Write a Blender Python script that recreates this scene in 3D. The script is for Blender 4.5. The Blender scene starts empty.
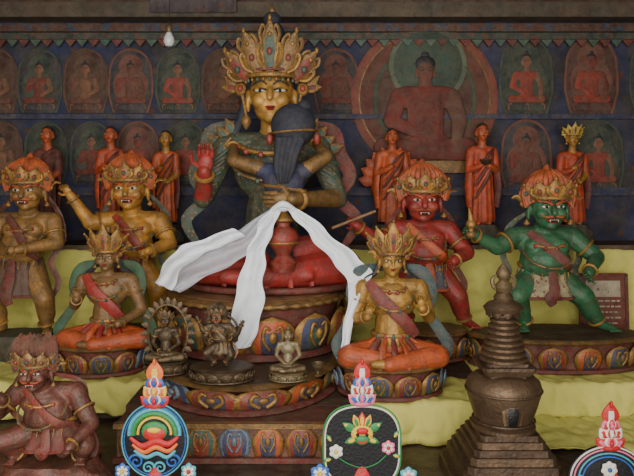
import bpy, math, random
import numpy as np
from mathutils import Vector, Matrix, noise
random.seed(7)
V=Vector
# ---------------------------------------------------------------- materials
def lin(c):
    out=[]
    for x in c:
        x/=255.0
        out.append(x/12.92 if x<=.04045 else ((x+.055)/1.055)**2.4)
    return out
MC={}
def mat(name,col,rough=.6,metal=0.0,var=.45,scale=14,bump=.35,spot=None,sscale=40,sth=.35,bands=0,alpha=1,worn=None,dust=.34):
    if name in MC: return MC[name]
    m=bpy.data.materials.new(name); m.use_nodes=True
    nt=m.node_tree; N=nt.nodes; L=nt.links
    b=N['Principled BSDF']
    c=lin(col)
    tc=N.new('ShaderNodeTexCoord')
    n1=N.new('ShaderNodeTexNoise'); n1.inputs['Scale'].default_value=scale; n1.inputs['Detail'].default_value=6
    L.new(tc.outputs['Object'],n1.inputs['Vector'])
    r=N.new('ShaderNodeValToRGB'); L.new(n1.outputs['Fac'],r.inputs['Fac'])
    r.color_ramp.elements[0].position=.33; r.color_ramp.elements[1].position=.66
    d=worn and lin(worn) or [x*(1-var) for x in c]
    r.color_ramp.elements[0].color=(*d,1)
    r.color_ramp.elements[1].color=(*[min(1,x*(1+var*.3)) for x in c],1)
    src=r.outputs['Color']
    if spot:
        vo=N.new('ShaderNodeTexVoronoi'); vo.inputs['Scale'].default_value=sscale
        L.new(tc.outputs['Object'],vo.inputs['Vector'])
        lt=N.new('ShaderNodeMath'); lt.operation='LESS_THAN'; lt.inputs[1].default_value=sth
        L.new(vo.outputs['Distance'],lt.inputs[0])
        mx=N.new('ShaderNodeMixRGB'); L.new(lt.outputs[0],mx.inputs['Fac']); L.new(src,mx.inputs[1])
        mx.inputs[2].default_value=(*lin(spot),1); src=mx.outputs[0]
    if dust:
        n3=N.new('ShaderNodeTexNoise'); n3.inputs['Scale'].default_value=scale*1.7; n3.inputs['Detail'].default_value=8; n3.inputs['Roughness'].default_value=.7
        L.new(tc.outputs['Object'],n3.inputs['Vector'])
        mr=N.new('ShaderNodeMapRange'); mr.inputs[1].default_value=.4; mr.inputs[2].default_value=.66; mr.inputs[3].default_value=dust*.25; mr.inputs[4].default_value=dust*1.9
        L.new(n3.outputs['Fac'],mr.inputs[0])
        mx=N.new('ShaderNodeMixRGB'); L.new(mr.outputs[0],mx.inputs['Fac']); L.new(src,mx.inputs[1]); mx.inputs[2].default_value=(*lin((106,92,74)),1); src=mx.outputs[0]
        n4=N.new('ShaderNodeTexNoise'); n4.inputs['Scale'].default_value=scale*4.5; n4.inputs['Detail'].default_value=5
        L.new(tc.outputs['Object'],n4.inputs['Vector'])
        gt=N.new('ShaderNodeMapRange'); gt.inputs[1].default_value=.61; gt.inputs[2].default_value=.66; gt.inputs[3].default_value=0; gt.inputs[4].default_value=min(1,dust*1.9)
        L.new(n4.outputs['Fac'],gt.inputs[0])
        mx=N.new('ShaderNodeMixRGB'); L.new(gt.outputs[0],mx.inputs['Fac']); L.new(src,mx.inputs[1]); mx.inputs[2].default_value=(*lin((62,46,36)),1); src=mx.outputs[0]
        rough=max(rough,.5)
    L.new(src,b.inputs['Base Color'])
    b.inputs['Roughness'].default_value=rough; b.inputs['Metallic'].default_value=metal
    if bump:
        n2=N.new('ShaderNodeTexNoise'); n2.inputs['Scale'].default_value=scale*5; n2.inputs['Detail'].default_value=4
        L.new(tc.outputs['Object'],n2.inputs['Vector'])
        bp=N.new('ShaderNodeBump'); bp.inputs['Strength'].default_value=bump; bp.inputs['Distance'].default_value=.01
        L.new(n2.outputs['Fac'],bp.inputs['Height']); L.new(bp.outputs[0],b.inputs['Normal'])
    if alpha<1: b.inputs['Alpha'].default_value=alpha
    MC[name]=m; return m
GOLD=mat('aged_gold',(184,134,58),.42,.35,.5,20)
GOLDF=mat('gold_face',(200,148,66),.42,.3,.35,16,.08,dust=.2)
DGOLD=mat('dull_gold',(150,110,56),.48,.3,.5,22)
BRONZE=mat('dark_bronze',(84,66,46),.45,.5,.5,25)
BRASS=mat('old_brass',(116,94,62),.45,.45,.4,25)
SILVER=mat('grey_metal',(150,136,104),.4,.4,.4,25,dust=.12)
RED=mat('red_paint',(152,40,32),.5,0,.45,18)
REDS=mat('red_skin',(166,40,38),.5,0,.4,18,dust=.24)
MAROON=mat('maroon_cloth',(112,34,32),.7,0,.5,14)
ORANGE=mat('orange_paint',(204,86,38),.5,0,.45,16,dust=.24)
ORHAIR=mat('orange_hair',(196,90,42),.6,0,.45,24,dust=.22)
YEL=mat('ochre_skin',(194,136,50),.48,.15,.45,16,dust=.24)
BROWNY=mat('brown_gold_skin',(158,114,54),.5,.15,.5,14,dust=.32)
TAN=mat('tan_skin',(146,106,58),.5,.1,.45,18)
GRN=mat('green_skin',(30,104,66),.5,0,.45,16,dust=.24)
TEAL=mat('teal_paint',(50,92,78),.55,0,.45,22)
BLUE=mat('blue_paint',(46,60,104),.55,0,.45,22)
LBLUE=mat('pale_blue_paint',(110,140,160),.55,0,.4,22)
WHITE=mat('white_paint',(205,198,178),.5,0,.15,22,dust=0)
CREAM=mat('cream_cloth',(170,154,116),.7,0,.35,18,spot=(120,60,40),sscale=45,sth=.3)
BLACK=mat('black_paint',(14,14,16),.5,0,.3,22,dust=0)
DARK=mat('slate_hair',(36,42,58),.8,0,.35,16,dust=.14)
HAIRB=mat('dark_hair',(34,34,42),.6,0,.4,22,dust=.12)
DBLUE=mat('deep_blue_robe',(36,44,78),.7,0,.45,14,dust=.2)
GREENROBE=mat('green_brocade',(58,78,62),.6,0,.5,12,spot=(124,100,54),sscale=38,sth=.26)
REDROBE=mat('red_robe_brocade',(168,38,36),.55,0,.4,14,spot=(150,80,44),sscale=40,sth=.14,dust=.18)
ORROBE=mat('orange_robe',(200,72,34),.55,0,.5,20,dust=.2)
LIP=mat('lip_red',(150,44,36),.5,0,.2,22,dust=0)
BROWNR=mat('brown_red_body',(106,52,42),.5,.1,.55,18,dust=.26)
WOOD=mat('dark_wood',(70,46,32),.6,0,.5,9)
WOODT=mat('throne_top_wood',(170,126,84),.6,0,.45,10,worn=(110,70,44))
STONE=mat('painted_rock',(72,70,56),.7,0,.5,16)
# ---------------------------------------------------------------- mesh accumulator
class M:
    def __init__(s): s.v=[];s.f=[];s.m=[];s.mats=[];s.T=None
    def mi(s,mt):
        if mt not in s.mats: s.mats.append(mt)
        return s.mats.index(mt)
    def add(s,Vs,F,mt):
        o=len(s.v)
        if s.T is not None: Vs=[s.T@V(x) for x in Vs]
        s.v+=[tuple(x) for x in Vs]
        if isinstance(mt,list):
            for f,mm in zip(F,mt): s.f.append(tuple(a+o for a in f)); s.m.append(s.mi(mm))
        else:
            i=s.mi(mt)
            for f in F: s.f.append(tuple(a+o for a in f)); s.m.append(i)
    def merge(s,o): s.add(o.v,o.f,[o.mats[i] for i in o.m])
    def rings(s,R,mt,cap=True):
        n=len(R[0]); Vs=[p for r in R for p in r]; F=[]
        for j in range(len(R)-1):
            for i in range(n):
                a=j*n+i; b=j*n+(i+1)%n
                F.append((a,b,b+n,a+n))
        if cap:
            F.append(tuple(range(n))[::-1]); F.append(tuple(range((len(R)-1)*n,len(R)*n)))
        s.add(Vs,F,mt)
    def ell(s,c,r,mt,rot=None,seg=12,rn=8):
        c=V(c); R=[]
        for j in range(rn+1):
            t=-math.pi/2+math.pi*j/rn; t=max(-1.55,min(1.55,t))
            ring=[]
            for i in range(seg):
                a=2*math.pi*i/seg
                p=V((r[0]*math.cos(t)*math.cos(a),r[1]*math.cos(t)*math.sin(a),r[2]*math.sin(t)))
                if rot is not None: p=rot@p
                ring.append(c+p)
            R.append(ring)
        s.rings(R,mt)
    def cap(s,a,ra,b,rb,mt,seg=10):
        a=V(a);b=V(b);d=b-a; l=d.length or 1e-6; d=d/l
        u=d.orthogonal().normalized(); w=d.cross(u); R=[]
        st=[(-ra*math.cos(t),ra*math.sin(t)) for t in (.08,.5,1.0)]+[(0,ra),(l,rb)]+[(l+rb*math.cos(t),rb*math.sin(t)) for t in (1.0,.5,.08)]
        for z,r in st:
            R.append([a+d*z+(u*math.cos(2*math.pi*i/seg)+w*math.sin(2*math.pi*i/seg))*r for i in range(seg)])
        s.rings(R,mt)
    def lathe(s,prof,mt,c=(0,0,0),seg=32,sx=1,sy=1,wav=0,nw=12):
        R=[]
        for r,z in prof:
            R.append([(c[0]+r*sx*(1+wav*math.sin(nw*2*math.pi*i/seg))*math.cos(2*math.pi*i/seg),c[1]+r*sy*(1+wav*math.sin(nw*2*math.pi*i/seg))*math.sin(2*math.pi*i/seg),c[2]+z) for i in range(seg)])
        s.rings(R,mt)
    def tube(s,P,rad,mt,seg=8,flat=1.0,up=None,n=None):
        P=[V(p) for p in P]
        if not hasattr(rad,'__len__'): rad=[rad]*len(P)
        if n is None: n=len(P)*4
        Q,rr=[],[]
        K=len(P)
        for i in range(n+1):
            t=i/n*(K-1); j=min(int(t),K-2); f=t-j
            p0=P[max(j-1,0)];p1=P[j];p2=P[j+1];p3=P[min(j+2,K-1)]
            Q.append(.5*((2*p1)+(p2-p0)*f+(2*p0-5*p1+4*p2-p3)*f*f+(3*p1-p0-3*p2+p3)*f**3))
            rr.append(rad[j]*(1-f)+rad[j+1]*f)
        R=[];u=None
        for i,q in enumerate(Q):
            d=(Q[min(i+1,n)]-Q[max(i-1,0)])
            if d.length<1e-9: d=V((0,0,1))
            d.normalize()
            if up is not None: u=V(up)-d*V(up).dot(d)
            elif u is None: u=d.orthogonal()
            else: u=u-d*u.dot(d)
            if u.length<1e-6: u=d.orthogonal()
            u.normalize(); w=d.cross(u)
            R.append([q+(u*math.cos(2*math.pi*k/seg)*rr[i]*flat+w*math.sin(2*math.pi*k/seg)*rr[i]) for k in range(seg)])
        s.rings(R,mt)
    def box(s,c,sz,mt,rot=None):
        x,y,z=[a/2 for a in sz]; c=V(c)
        vs=[V(p) for p in ((-x,-y,-z),(x,-y,-z),(x,y,-z),(-x,y,-z),(-x,-y,z),(x,-y,z),(x,y,z),(-x,y,z))]
        if rot is not None: vs=[rot@p for p in vs]
        s.add([c+p for p in vs],[(0,3,2,1),(4,5,6,7),(0,1,5,4),(1,2,6,5),(2,3,7,6),(3,0,4,7)],mt)
    def petal(s,T,w,H,bulge,th,mats,mode='lotus',nu=8,nv=9):
        rim,o,inn=mats
        def f(v):
            if mode=='lotus': return (.8+.2*math.sin(math.pi*v)) if v<.55 else math.sqrt(max(0,1-((v-.55)/.45)**2))*(.8+.2*math.sin(math.pi*v))
            return .35*(1-v)+.95*math.sin(math.pi*min(1,v**.85))
        Fr=[];Bk=[]
        for j in range(nv+1):
            v=j/nv
            for i in range(nu+1):
                u=2*i/nu-1; x=u*w/2*max(.02,f(v)); z=v*H
                y=-bulge*(1-u*u)*math.sin(math.pi*min(1,.12+.88*v))
                Fr.append(T@V((x,y,z))); Bk.append(T@V((x,th,z)))
        n=nu+1; F=[];mm=[];o2=len(Fr)
        for j in range(nv):
            for i in range(nu):
                a=j*n+i; F.append((a,a+1,a+n+1,a+n))
                u=abs(2*(i+.5)/nu-1); v=(j+.5)/nv
                mm.append(rim if (u>.74 or v>.86) else (o if (u>.45 or v>.68) else inn))
                F.append((o2+a,o2+a+n,o2+a+n+1,o2+a+1)); mm.append(rim)
        for j in range(nv):
            a=j*n; F.append((a,a+n,o2+a+n,o2+a)); mm.append(rim)
            a=j*n+nu; F.append((a,o2+a,o2+a+n,a+n)); mm.append(rim)
        for i in range(nu):
            a=nv*n+i; F.append((a,a+1,o2+a+1,o2+a)); mm.append(rim)
            a=i; F.append((a,o2+a,o2+a+1,a+1)); mm.append(rim)
        s.add(Fr+Bk,F,mm)
    def mesh(s,name,k=1,smooth=True):
        me=bpy.data.meshes.new(name)
        me.from_pydata([(a*k,b*k,c*k) for a,b,c in s.v],[],s.f)
        for m_ in s.mats: me.materials.append(m_)
        me.polygons.foreach_set('material_index',s.m)
        me.polygons.foreach_set('use_smooth',[smooth]*len(s.f))
        me.update(); 
        return me
class Multi:
    def __init__(s): s.L=[]
    def new(s,name,label=None): m=M(); s.L.append((name,m,label)); return m
def sub(X,name): return X.new(name) if isinstance(X,Multi) else X
def link(o): bpy.context.scene.collection.objects.link(o); return o
def sharp(me,ang=40):
    try: me.set_sharp_from_angle(angle=math.radians(ang))
    except Exception: pass
class T:
    def __init__(s,name,label,cat,loc,k=1,rz=0,group=None):
        s.k=k; s.o=bpy.data.objects.new(name,None); s.o.empty_display_size=.05; link(s.o)
        s.o.location=loc; s.o.rotation_euler=(0,0,rz)
        s.o['label']=label; s.o['category']=cat
        if group: s.o['group']=group
    def part(s,name,m,parent=None,label=None,smooth=True,ang=45):
        me=m.mesh(name,s.k,smooth) 
        if smooth: sharp(me,ang)
        o=bpy.data.objects.new(name,me); link(o); o.parent=parent or s.o
        if label: o['label']=label
        return o
    def parts(s,X,parent=None):
        for n,m,l in X.L: s.part(n,m,parent,l)
def single(name,label,cat,m,loc=(0,0,0),k=1,smooth=True,kind=None,group=None,ang=40):
    me=m.mesh(name,k,smooth)
    if smooth: sharp(me,ang)
    o=bpy.data.objects.new(name,me); link(o); o.location=loc
    if kind: o['kind']=kind
    else: o['label']=label; o['category']=cat
    if group: o['group']=group
    return o
# ---------------------------------------------------------------- continuous bodies
class B:
    def __init__(s): s.p=[]
    def c(s,a,ra,b,rb,mt): s.p.append(('c',V(a),ra,V(b),rb,mt))
    def e(s,c,r,mt): s.p.append(('e',V(c),r,None,None,mt))
    def chain(s,P,R,mt):
        for i in range(len(P)-1): s.c(P[i],R[i],P[i+1],R[i+1],mt if not isinstance(mt,list) else mt[i])
    def bake(s,vox,out,sm=4):
        t=M()
        for q in s.p:
            if q[0]=='c': t.cap(q[1],q[2],q[3],q[4],q[5],12)
            else: t.ell(q[1],q[2],q[5],None,16,10)
        me=t.mesh('tmp'); o=bpy.data.objects.new('tmp',me); link(o)
        r=o.modifiers.new('r','REMESH'); r.mode='VOXEL'; r.voxel_size=vox
        if sm: 
            g=o.modifiers.new('s','SMOOTH'); g.iterations=sm; g.factor=.5
        dg=bpy.context.evaluated_depsgraph_get(); e=o.evaluated_get(dg); em=e.to_mesh()
        nv=len(em.vertices); co=np.empty(nv*3); em.vertices.foreach_get('co',co); co=co.reshape(-1,3)
        fs=[tuple(p.vertices) for p in em.polygons]
        cen=np.array([co[list(f)].mean(0) for f in fs]) if fs else np.zeros((0,3))
        best=np.full(len(fs),1e9); idx=np.zeros(len(fs),int)
        for i,q in enumerate(s.p):
            if q[0]=='c':
                a=np.array(q[1]);b=np.array(q[3]);d=b-a; t_=np.clip(((cen-a)@d)/max(1e-9,d@d),0,1)
                dist=np.linalg.norm(cen-a-t_[:,None]*d,axis=1)-(q[2]+(q[4]-q[2])*t_)
            else:
                r_=np.array(q[2]); dist=(np.linalg.norm((cen-np.array(q[1]))/r_,axis=1)-1)*min(r_)
            w=dist<best; best[w]=dist[w]; idx[w]=i
        e.to_mesh_clear(); bpy.data.objects.remove(o); bpy.data.meshes.remove(me)
        out.add([tuple(x) for x in co],fs,[s.p[i][5] for i in idx])
        return out
def hand(X,p,d,n,L,mt,curl=.6):
    X=sub(X,'hand')
    p=V(p);d=V(d).normalized();n=V(n);n=(n-d*n.dot(d)).normalized();sd=d.cross(n)
    rot=Matrix((sd,n,d)).transposed()
    X.ell(p+d*.28*L,(.27*L,.12*L,.36*L),mt,rot,10,6)
    for i,l in enumerate((.40,.5,.46,.34)):
        a=p+d*.52*L+sd*(i-1.5)*.145*L
        b=a+(d+n*curl*.4).normalized()*l*.5*L
        c=b+(d*(1-curl)+n*curl*1.3).normalized()*l*.5*L
        X.cap(a,.075*L,b,.07*L,mt,6); X.cap(b,.07*L,c,.05*L,mt,6)
    a=p+d*.15*L-sd*.2*L; b=a+(d*.5-sd*.8+n*.2).normalized()*.26*L; c=b+(d*.8-sd*.2+n*.4).normalized()*.22*L
    X.cap(a,.085*L,b,.08*L,mt,6); X.cap(b,.08*L,c,.06*L,mt,6)
def head(Bd,X0,c,h,skin,kind='calm',yaw=0,eyec=None,lip=None,brow=None):
    c=V(c); R=Matrix.Rotation(yaw,3,'Z')
    o=lambda x,y,z: c+R@V((x*h,y*h,z*h))
    w=1.14 if kind=='wrath' else 1
    Bd.e(o(0,.03,.06),(.36*h*w,.41*h,.43*h),skin)
    Bd.e(o(0,-.08,-.2),(.29*h*w,.28*h,.28*h),skin)
    Bd.e(o(0,-.22,-.40),(.12*h*w,.12*h,.09*h),skin)
    for s_ in (-1,1):
        Bd.e(o(s_*.17*w,-.25,-.13),(.14*h*w,.13*h,.13*h),skin)
        Bd.e(o(s_*.39*w,.03,-.1),(.05*h,.09*h,.2*h),skin)
    Bd.c(o(0,-.38,.06),.04*h,o(0,-.46,-.1),(.08 if kind=='wrath' else .06)*h,skin)
    lip=lip or LIP; brow=brow or HAIRB
    if kind=='calm':
        for s_ in (-1,1):
            X=sub(X0,'eye')
            X.ell(o(s_*.16,-.365,.025),(.095*h,.05*h,.025*h),WHITE,R)
            X.ell(o(s_*.16,-.395,.02),(.03*h,.03*h,.024*h),BLACK,R)
            X.ell(o(s_*.16,-.365,.05),(.1*h,.056*h,.026*h),skin,R)
            X.tube([o(s_*.06,-.39,.033),o(s_*.16,-.415,.047),o(s_*.27,-.33,.033)],[.012*h]*3,BLACK,6)
            X.tube([o(s_*.05,-.405,.12),o(s_*.16,-.39,.18),o(s_*.3,-.28,.12)],[.012*h]*3,brow,6)
        X=sub(X0,'mouth')
        X.ell(o(0,-.385,-.235),(.085*h,.05*h,.022*h),lip,R); X.ell(o(0,-.375,-.268),(.06*h,.05*h,.02*h),lip,R)
    else:
        bc=brow if brow is not HAIRB else ORHAIR
        for s_ in (-1,1):
            X=sub(X0,'eye')
            X.ell(o(s_*.17,-.365,.045),(.088*h,.055*h,.045*h),WHITE,R)
            X.ell(o(s_*.165,-.405,.042),(.036*h,.03*h,.036*h),BLACK,R)
            X.ell(o(s_*.17,-.37,.085),(.1*h,.065*h,.035*h),skin,R)
            X.tube([o(s_*.04,-.43,.08),o(s_*.16,-.43,.15),o(s_*.36,-.3,.17)],[.03*h,.036*h,.015*h],bc,6)
        X=sub(X0,'mouth')
        X.ell(o(0,-.36,-.27),(.15*h,.085*h,.055*h),LIP,R); X.ell(o(0,-.40,-.272),(.11*h,.055*h,.03*h),BLACK,R)
        for i in range(-2,3): X.ell(o(i*.035,-.442+abs(i)*.008,-.255),(.015*h,.018*h,.012*h),WHITE,None,6,4)
        for s_ in (-1,1):
            X.tube([o(s_*.04,-.46,-.17),o(s_*.18,-.42,-.19),o(s_*.28,-.34,-.13)],[.022*h,.025*h,.01*h],bc,6)
            X.cap(o(s_*.09,-.435,-.26),.014*h,o(s_*.09,-.435,-.295),.007*h,WHITE,6)
        X=sub(X0,'third_eye')
        X.ell(o(0,-.39,.24),(.028*h,.03*h,.045*h),WHITE,R); X.ell(o(0,-.412,.24),(.015*h,.02*h,.024*h),BLACK,R)
def leafT(base,ang,tilt):
    return Matrix.Translation(base)@Matrix.Rotation(ang,4,'Z')@Matrix.Rotation(tilt,4,'X')
def crown(X,c,h,lh,mt=None,inner=None,n=5,w=1.0,spread=75,lw=.36,tilt=.25,roll=.25):
    mt=mt or GOLD; inner=inner or RED; c=V(c)
    r=.40*h*w
    X.tube([c+V((r*math.sin(a),-r*1.05*math.cos(a),.24*h)) for a in [math.radians(-110+220*i/10) for i in range(11)]],[.05*h]*11,mt,8)
    for i in range(n):
        q=(i-(n-1)/2)/((n-1)/2); a=math.radians(q*spread)
        H=lh*(1-.28*abs(q))
        base=c+V((r*math.sin(a),-r*1.05*math.cos(a),.25*h))
        Tm=Matrix.Translation(base)@Matrix.Rotation(q*roll*2,4,'Y')@Matrix.Rotation(a*.7,4,'Z')@Matrix.Rotation(tilt*.5,4,'X')
        X.petal(Tm,lw*h*.95,H,.05*h,.03*h,(mt,mt,inner if i%2==0 else DGOLD),'leaf',6,8)
        for s_ in (-1,1):
            X.tube([Tm@V((s_*lw*h*.25,0,H*.05)),Tm@V((s_*lw*h*.62,-.02*h,H*.3)),Tm@V((s_*lw*h*.55,-.02*h,H*.6)),Tm@V((s_*lw*h*.35,-.02*h,H*.5))],[.04*h,.04*h,.03*h,.015*h],mt,6)
        X.ell(Tm@V((0,-.07*h,H*.38)),(.05*h,.04*h,.06*h),TEAL if i%2==0 else RED,None,8,6)
        X.ell(Tm@V((0,0,H)),(.035*h,.035*h,.05*h),mt,None,8,6)
    for i in range(-5,6):
        a=math.radians(i*16); X.ell(c+V((r*1.05*math.sin(a),-r*1.12*math.cos(a),.19*h)),(.03*h,)*3,RED if i%2 else TEAL,None,6,5)
    for s_ in (-1,1):
        p=c+V((s_*.47*h*w,-.02*h,.1*h)); X.ell(p,(.09*h,.06*h,.09*h),mt); X.ell(p-V((0,.06*h,0)),(.04*h,.03*h,.04*h),inner)
        X.tube([p,p+V((s_*.12*h,.05*h,.14*h)),p+V((s_*.26*h,.05*h,.12*h))],[.04*h,.07*h,.02*h],mt,8,.4)
        p=c+V((s_*.42*h*w,-.05*h,-.34*h)); X.lathe([(.001,.09*h),(.07*h,0),(.07*h,-.03*h),(.001,-.08*h)],mt,p,12)
def flamehair(X,c,h,mt,H,w=1.0,n=15,spiky=0):
    c=V(c)
    X.ell(c+V((0,.1*h,.34*h)),(.46*h*w,.37*h,.46*h),mt,None,24,14)
    top=c+V((0,.1*h,.86*h+H*.2))
    for row,(yy,zz,rr) in enumerate(((-.08,.28,.46),(.0,.4,.43),(.12,.5,.40))):
        for i in range(n-row*2):
            q=(i/(n-row*2-1))*2-1; a=q*1.5
            b=c+V((math.sin(a)*rr*h*w,(yy-.15*math.cos(a))*h,(.0+.2*math.cos(a)+.06*row)*h))
            mid=c+V((math.sin(a)*(rr+.05)*h*w,(yy-.13*math.cos(a))*h,(.34+.26*math.cos(a)+.04*row)*h))
            e=mid.lerp(top,.62)+V(((random.random()-.5)*.06*h,-.03*h,(.02+.05*random.random())*h+spiky*H*(.4+.4*random.random())))
            if spiky: e+=V((math.sin(a)*H*.5,0,0))
            X.tube([b,mid,mid.lerp(e,.6)+V((math.sin(a)*.05*h,-.03*h,0)),e],[.06*h,.08*h,.07*h,.025*h],mt,6)
    X.tube([top-V((0,0,.25*h)),top-V((0,0,.08*h)),top+V((.02*h,0,.06*h))],[.16*h,.12*h,.02*h],mt,8)
def necklace(X,c,w,d,drop,mt,r=1,jm=None):
    c=V(c); P=[c+V((w*math.sin(a),-d*(.35+.65*math.cos(a)),-drop*(math.cos(a)*.5+.5))) for a in [math.radians(-100+200*i/12) for i in range(13)]]
    X.tube(P,[r]*13,mt,6)
    for i in range(1,12,2): X.ell(P[i]-V((0,r*.6,r*.8)),(r*1.5,)*3,jm or RED,None,6,5)
def bracelet(X,a,b,r,mt,t=1):
    X=sub(X,'bracelet')
    a=V(a);d=(V(b)-a).normalized();u=d.orthogonal().normalized();w=d.cross(u)
    P=[a+(u*math.cos(x)+w*math.sin(x))*r for x in [2*math.pi*i/12 for i in range(13)]]
    X.tube(P,[t]*13,mt,6,n=24)
PSETS=[(GOLD,RED,BLUE),(GOLD,BLUE,TEAL),(GOLD,TEAL,RED),(LBLUE,BLUE,RED),(GOLD,ORANGE,BLUE)]
def petalmesh(per,hh,bul,th,PS,k):
    q=M(); q.petal(Matrix.Identity(4),per,hh,bul,th,PS)
    q.ell((0,-bul,hh*.55),(per*.09,bul*.3,hh*.16),PS[0],None,8,6)
    for s_ in (-1,1): q.tube([(s_*per*.05,-bul*.95,hh*.2),(s_*per*.2,-bul*.85,hh*.5),(s_*per*.16,-bul*.8,hh*.82),(s_*per*.06,-bul*.85,hh*.74)],[per*.03,per*.04,per*.035,per*.02],PS[0],6)
    return q.mesh('lotus_petal',k)
def lotus(t,rx,ry,h,n,z0=0,c=(0,0),sets=(0,1,2),cols=None,parent=None,double=False,top=None,name='lotus_base',ph=.7,slim=.9,arc=115,psets=None):
    m=M(); cols=cols or MAROON; top=top or WOODT; PS=psets or PSETS
    m.lathe([(rx*.97,0),(rx,h*.04),(rx*.98,h*.12),(rx*slim,h*.16),(rx*slim*.95,h*.5),(rx*slim,h*.84)],cols,(c[0],c[1],z0),48,1,ry/rx)
    m.lathe([(rx*slim,h*.84),(rx*.97,h*.87),(rx,h*.93),(rx*.96,h*.99),(rx*.9,h)],DGOLD if cols is not BRONZE else BRONZE,(c[0],c[1],z0),48,1,ry/rx)
    m.lathe([(rx*.9,h*.9),(rx*.9,h*1.005)],top,(c[0],c[1],z0),48,1,ry/rx)
    o=t.part(name,m,parent)
    per=math.pi*(rx+ry)/n*1.02
    meshes=[petalmesh(per,h*ph,h*.12+per*.06,h*.02,PS[i],t.k) for i in sets]
    for i in range(n):
        a=2*math.pi*(i+.5)/n
        a=(a+math.pi)%(2*math.pi)-math.pi
        if abs(a)>math.radians(arc): continue
        p=V((rx*slim*1.0*math.sin(a),-ry*slim*1.0*math.cos(a),0)); nrm=V((math.sin(a)/rx,-math.cos(a)/ry,0)).normalized()
        ob=bpy.data.objects.new('lotus_petal',meshes[i%len(meshes)]); link(ob); ob.parent=o
        ob.location=V((c[0]+p.x,c[1]+p.y,z0+h*.14))*t.k
        ob.rotation_euler=(math.radians(12),0,math.atan2(nrm.x,-nrm.y))
    return o
def seated(t,z0,H,skin,robe,cx=0,knee=.42,arms=None,vox=1,top=None,sleeve=None,yawn=0,headh=.28,shw=.24,face='calm',lean=0,fat=1,hl=.15,handm=None,headz=1.0,sole=None,legfat=1):
    top=top or skin; sleeve=sleeve or skin; handm=handm or (skin,skin)
    b=B();X=Multi(); S=lambda x,y,z: V((cx+x*H,y*H,z0+z*H))
    r=lambda x:x*H*fat
    b.e(S(0,0,.15),(.25*H,.19*H,.14*H),robe)
    b.c(S(0,0,.22),r(.155),S(lean*.5,0,.42),r(.135),top)
    b.e(S(lean*.8,-.01,.62),(r(.21),r(.13),.19*H),top)
    b.c(S(-shw*.8+lean,0,.74),r(.075),S(shw*.8+lean,0,.74),r(.075),top)
    b.c(S(lean,0,.76),r(.065),S(lean,-.01,.88),r(.06),skin)
    for s_ in (-1,1):
        b.chain([S(s_*.12,0,.12),S(s_*knee,-.16,.11),S(-s_*.06,-.33-.03*s_,.085)],[r(.125)*legfat,r(.095)*legfat,r(.06)*legfat],robe)
        b.c(S(-s_*.06,-.33-.03*s_,.085),.055*H,S(-s_*.2,-.34-.03*s_,.09),.035*H,sole or skin)
    arms=arms or [((-.33,.02,.42),(-.08,-.28,.27),(1,-.2,0),(0,0,1)),((.33,.02,.42),(.08,-.28,.27),(-1,-.2,0),(0,0,1))]
    for s_,hm,(el,ha,d,n) in zip((-1,1),handm,arms):
        b.chain([S(s_*shw+lean,0,.73),S(*el)],[r(.075),r(.055)],sleeve)
        b.chain([S(*el),S(*ha)],[r(.052),r(.036)],sleeve if sleeve is not top else hm)
        hand(X,S(*ha),d,n,hl*H,hm,.35)
        bracelet(X,S(*ha)*.85+S(*el)*.15,S(*el),r(.045),GOLD,.012*H)
        e=S(*el)*.4+S(s_*shw+lean,0,.73)*.6
        if top is skin: bracelet(X,e,S(*el),r(.072),GOLD,.013*H)
    hd=S(lean,-.02,headz)
    head(b,X,hd,headh*H,skin,face,yawn)
    m=M(); b.bake(vox,m); 
    t.part('body',m); t.parts(X)
    return hd,S
def ribbon(X,P,w,mt,up=(0,1,0),flat=.15,n=None):
    X.tube(P,w if hasattr(w,'__len__') else [w]*len(P),mt,10,flat,up,n)
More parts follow.
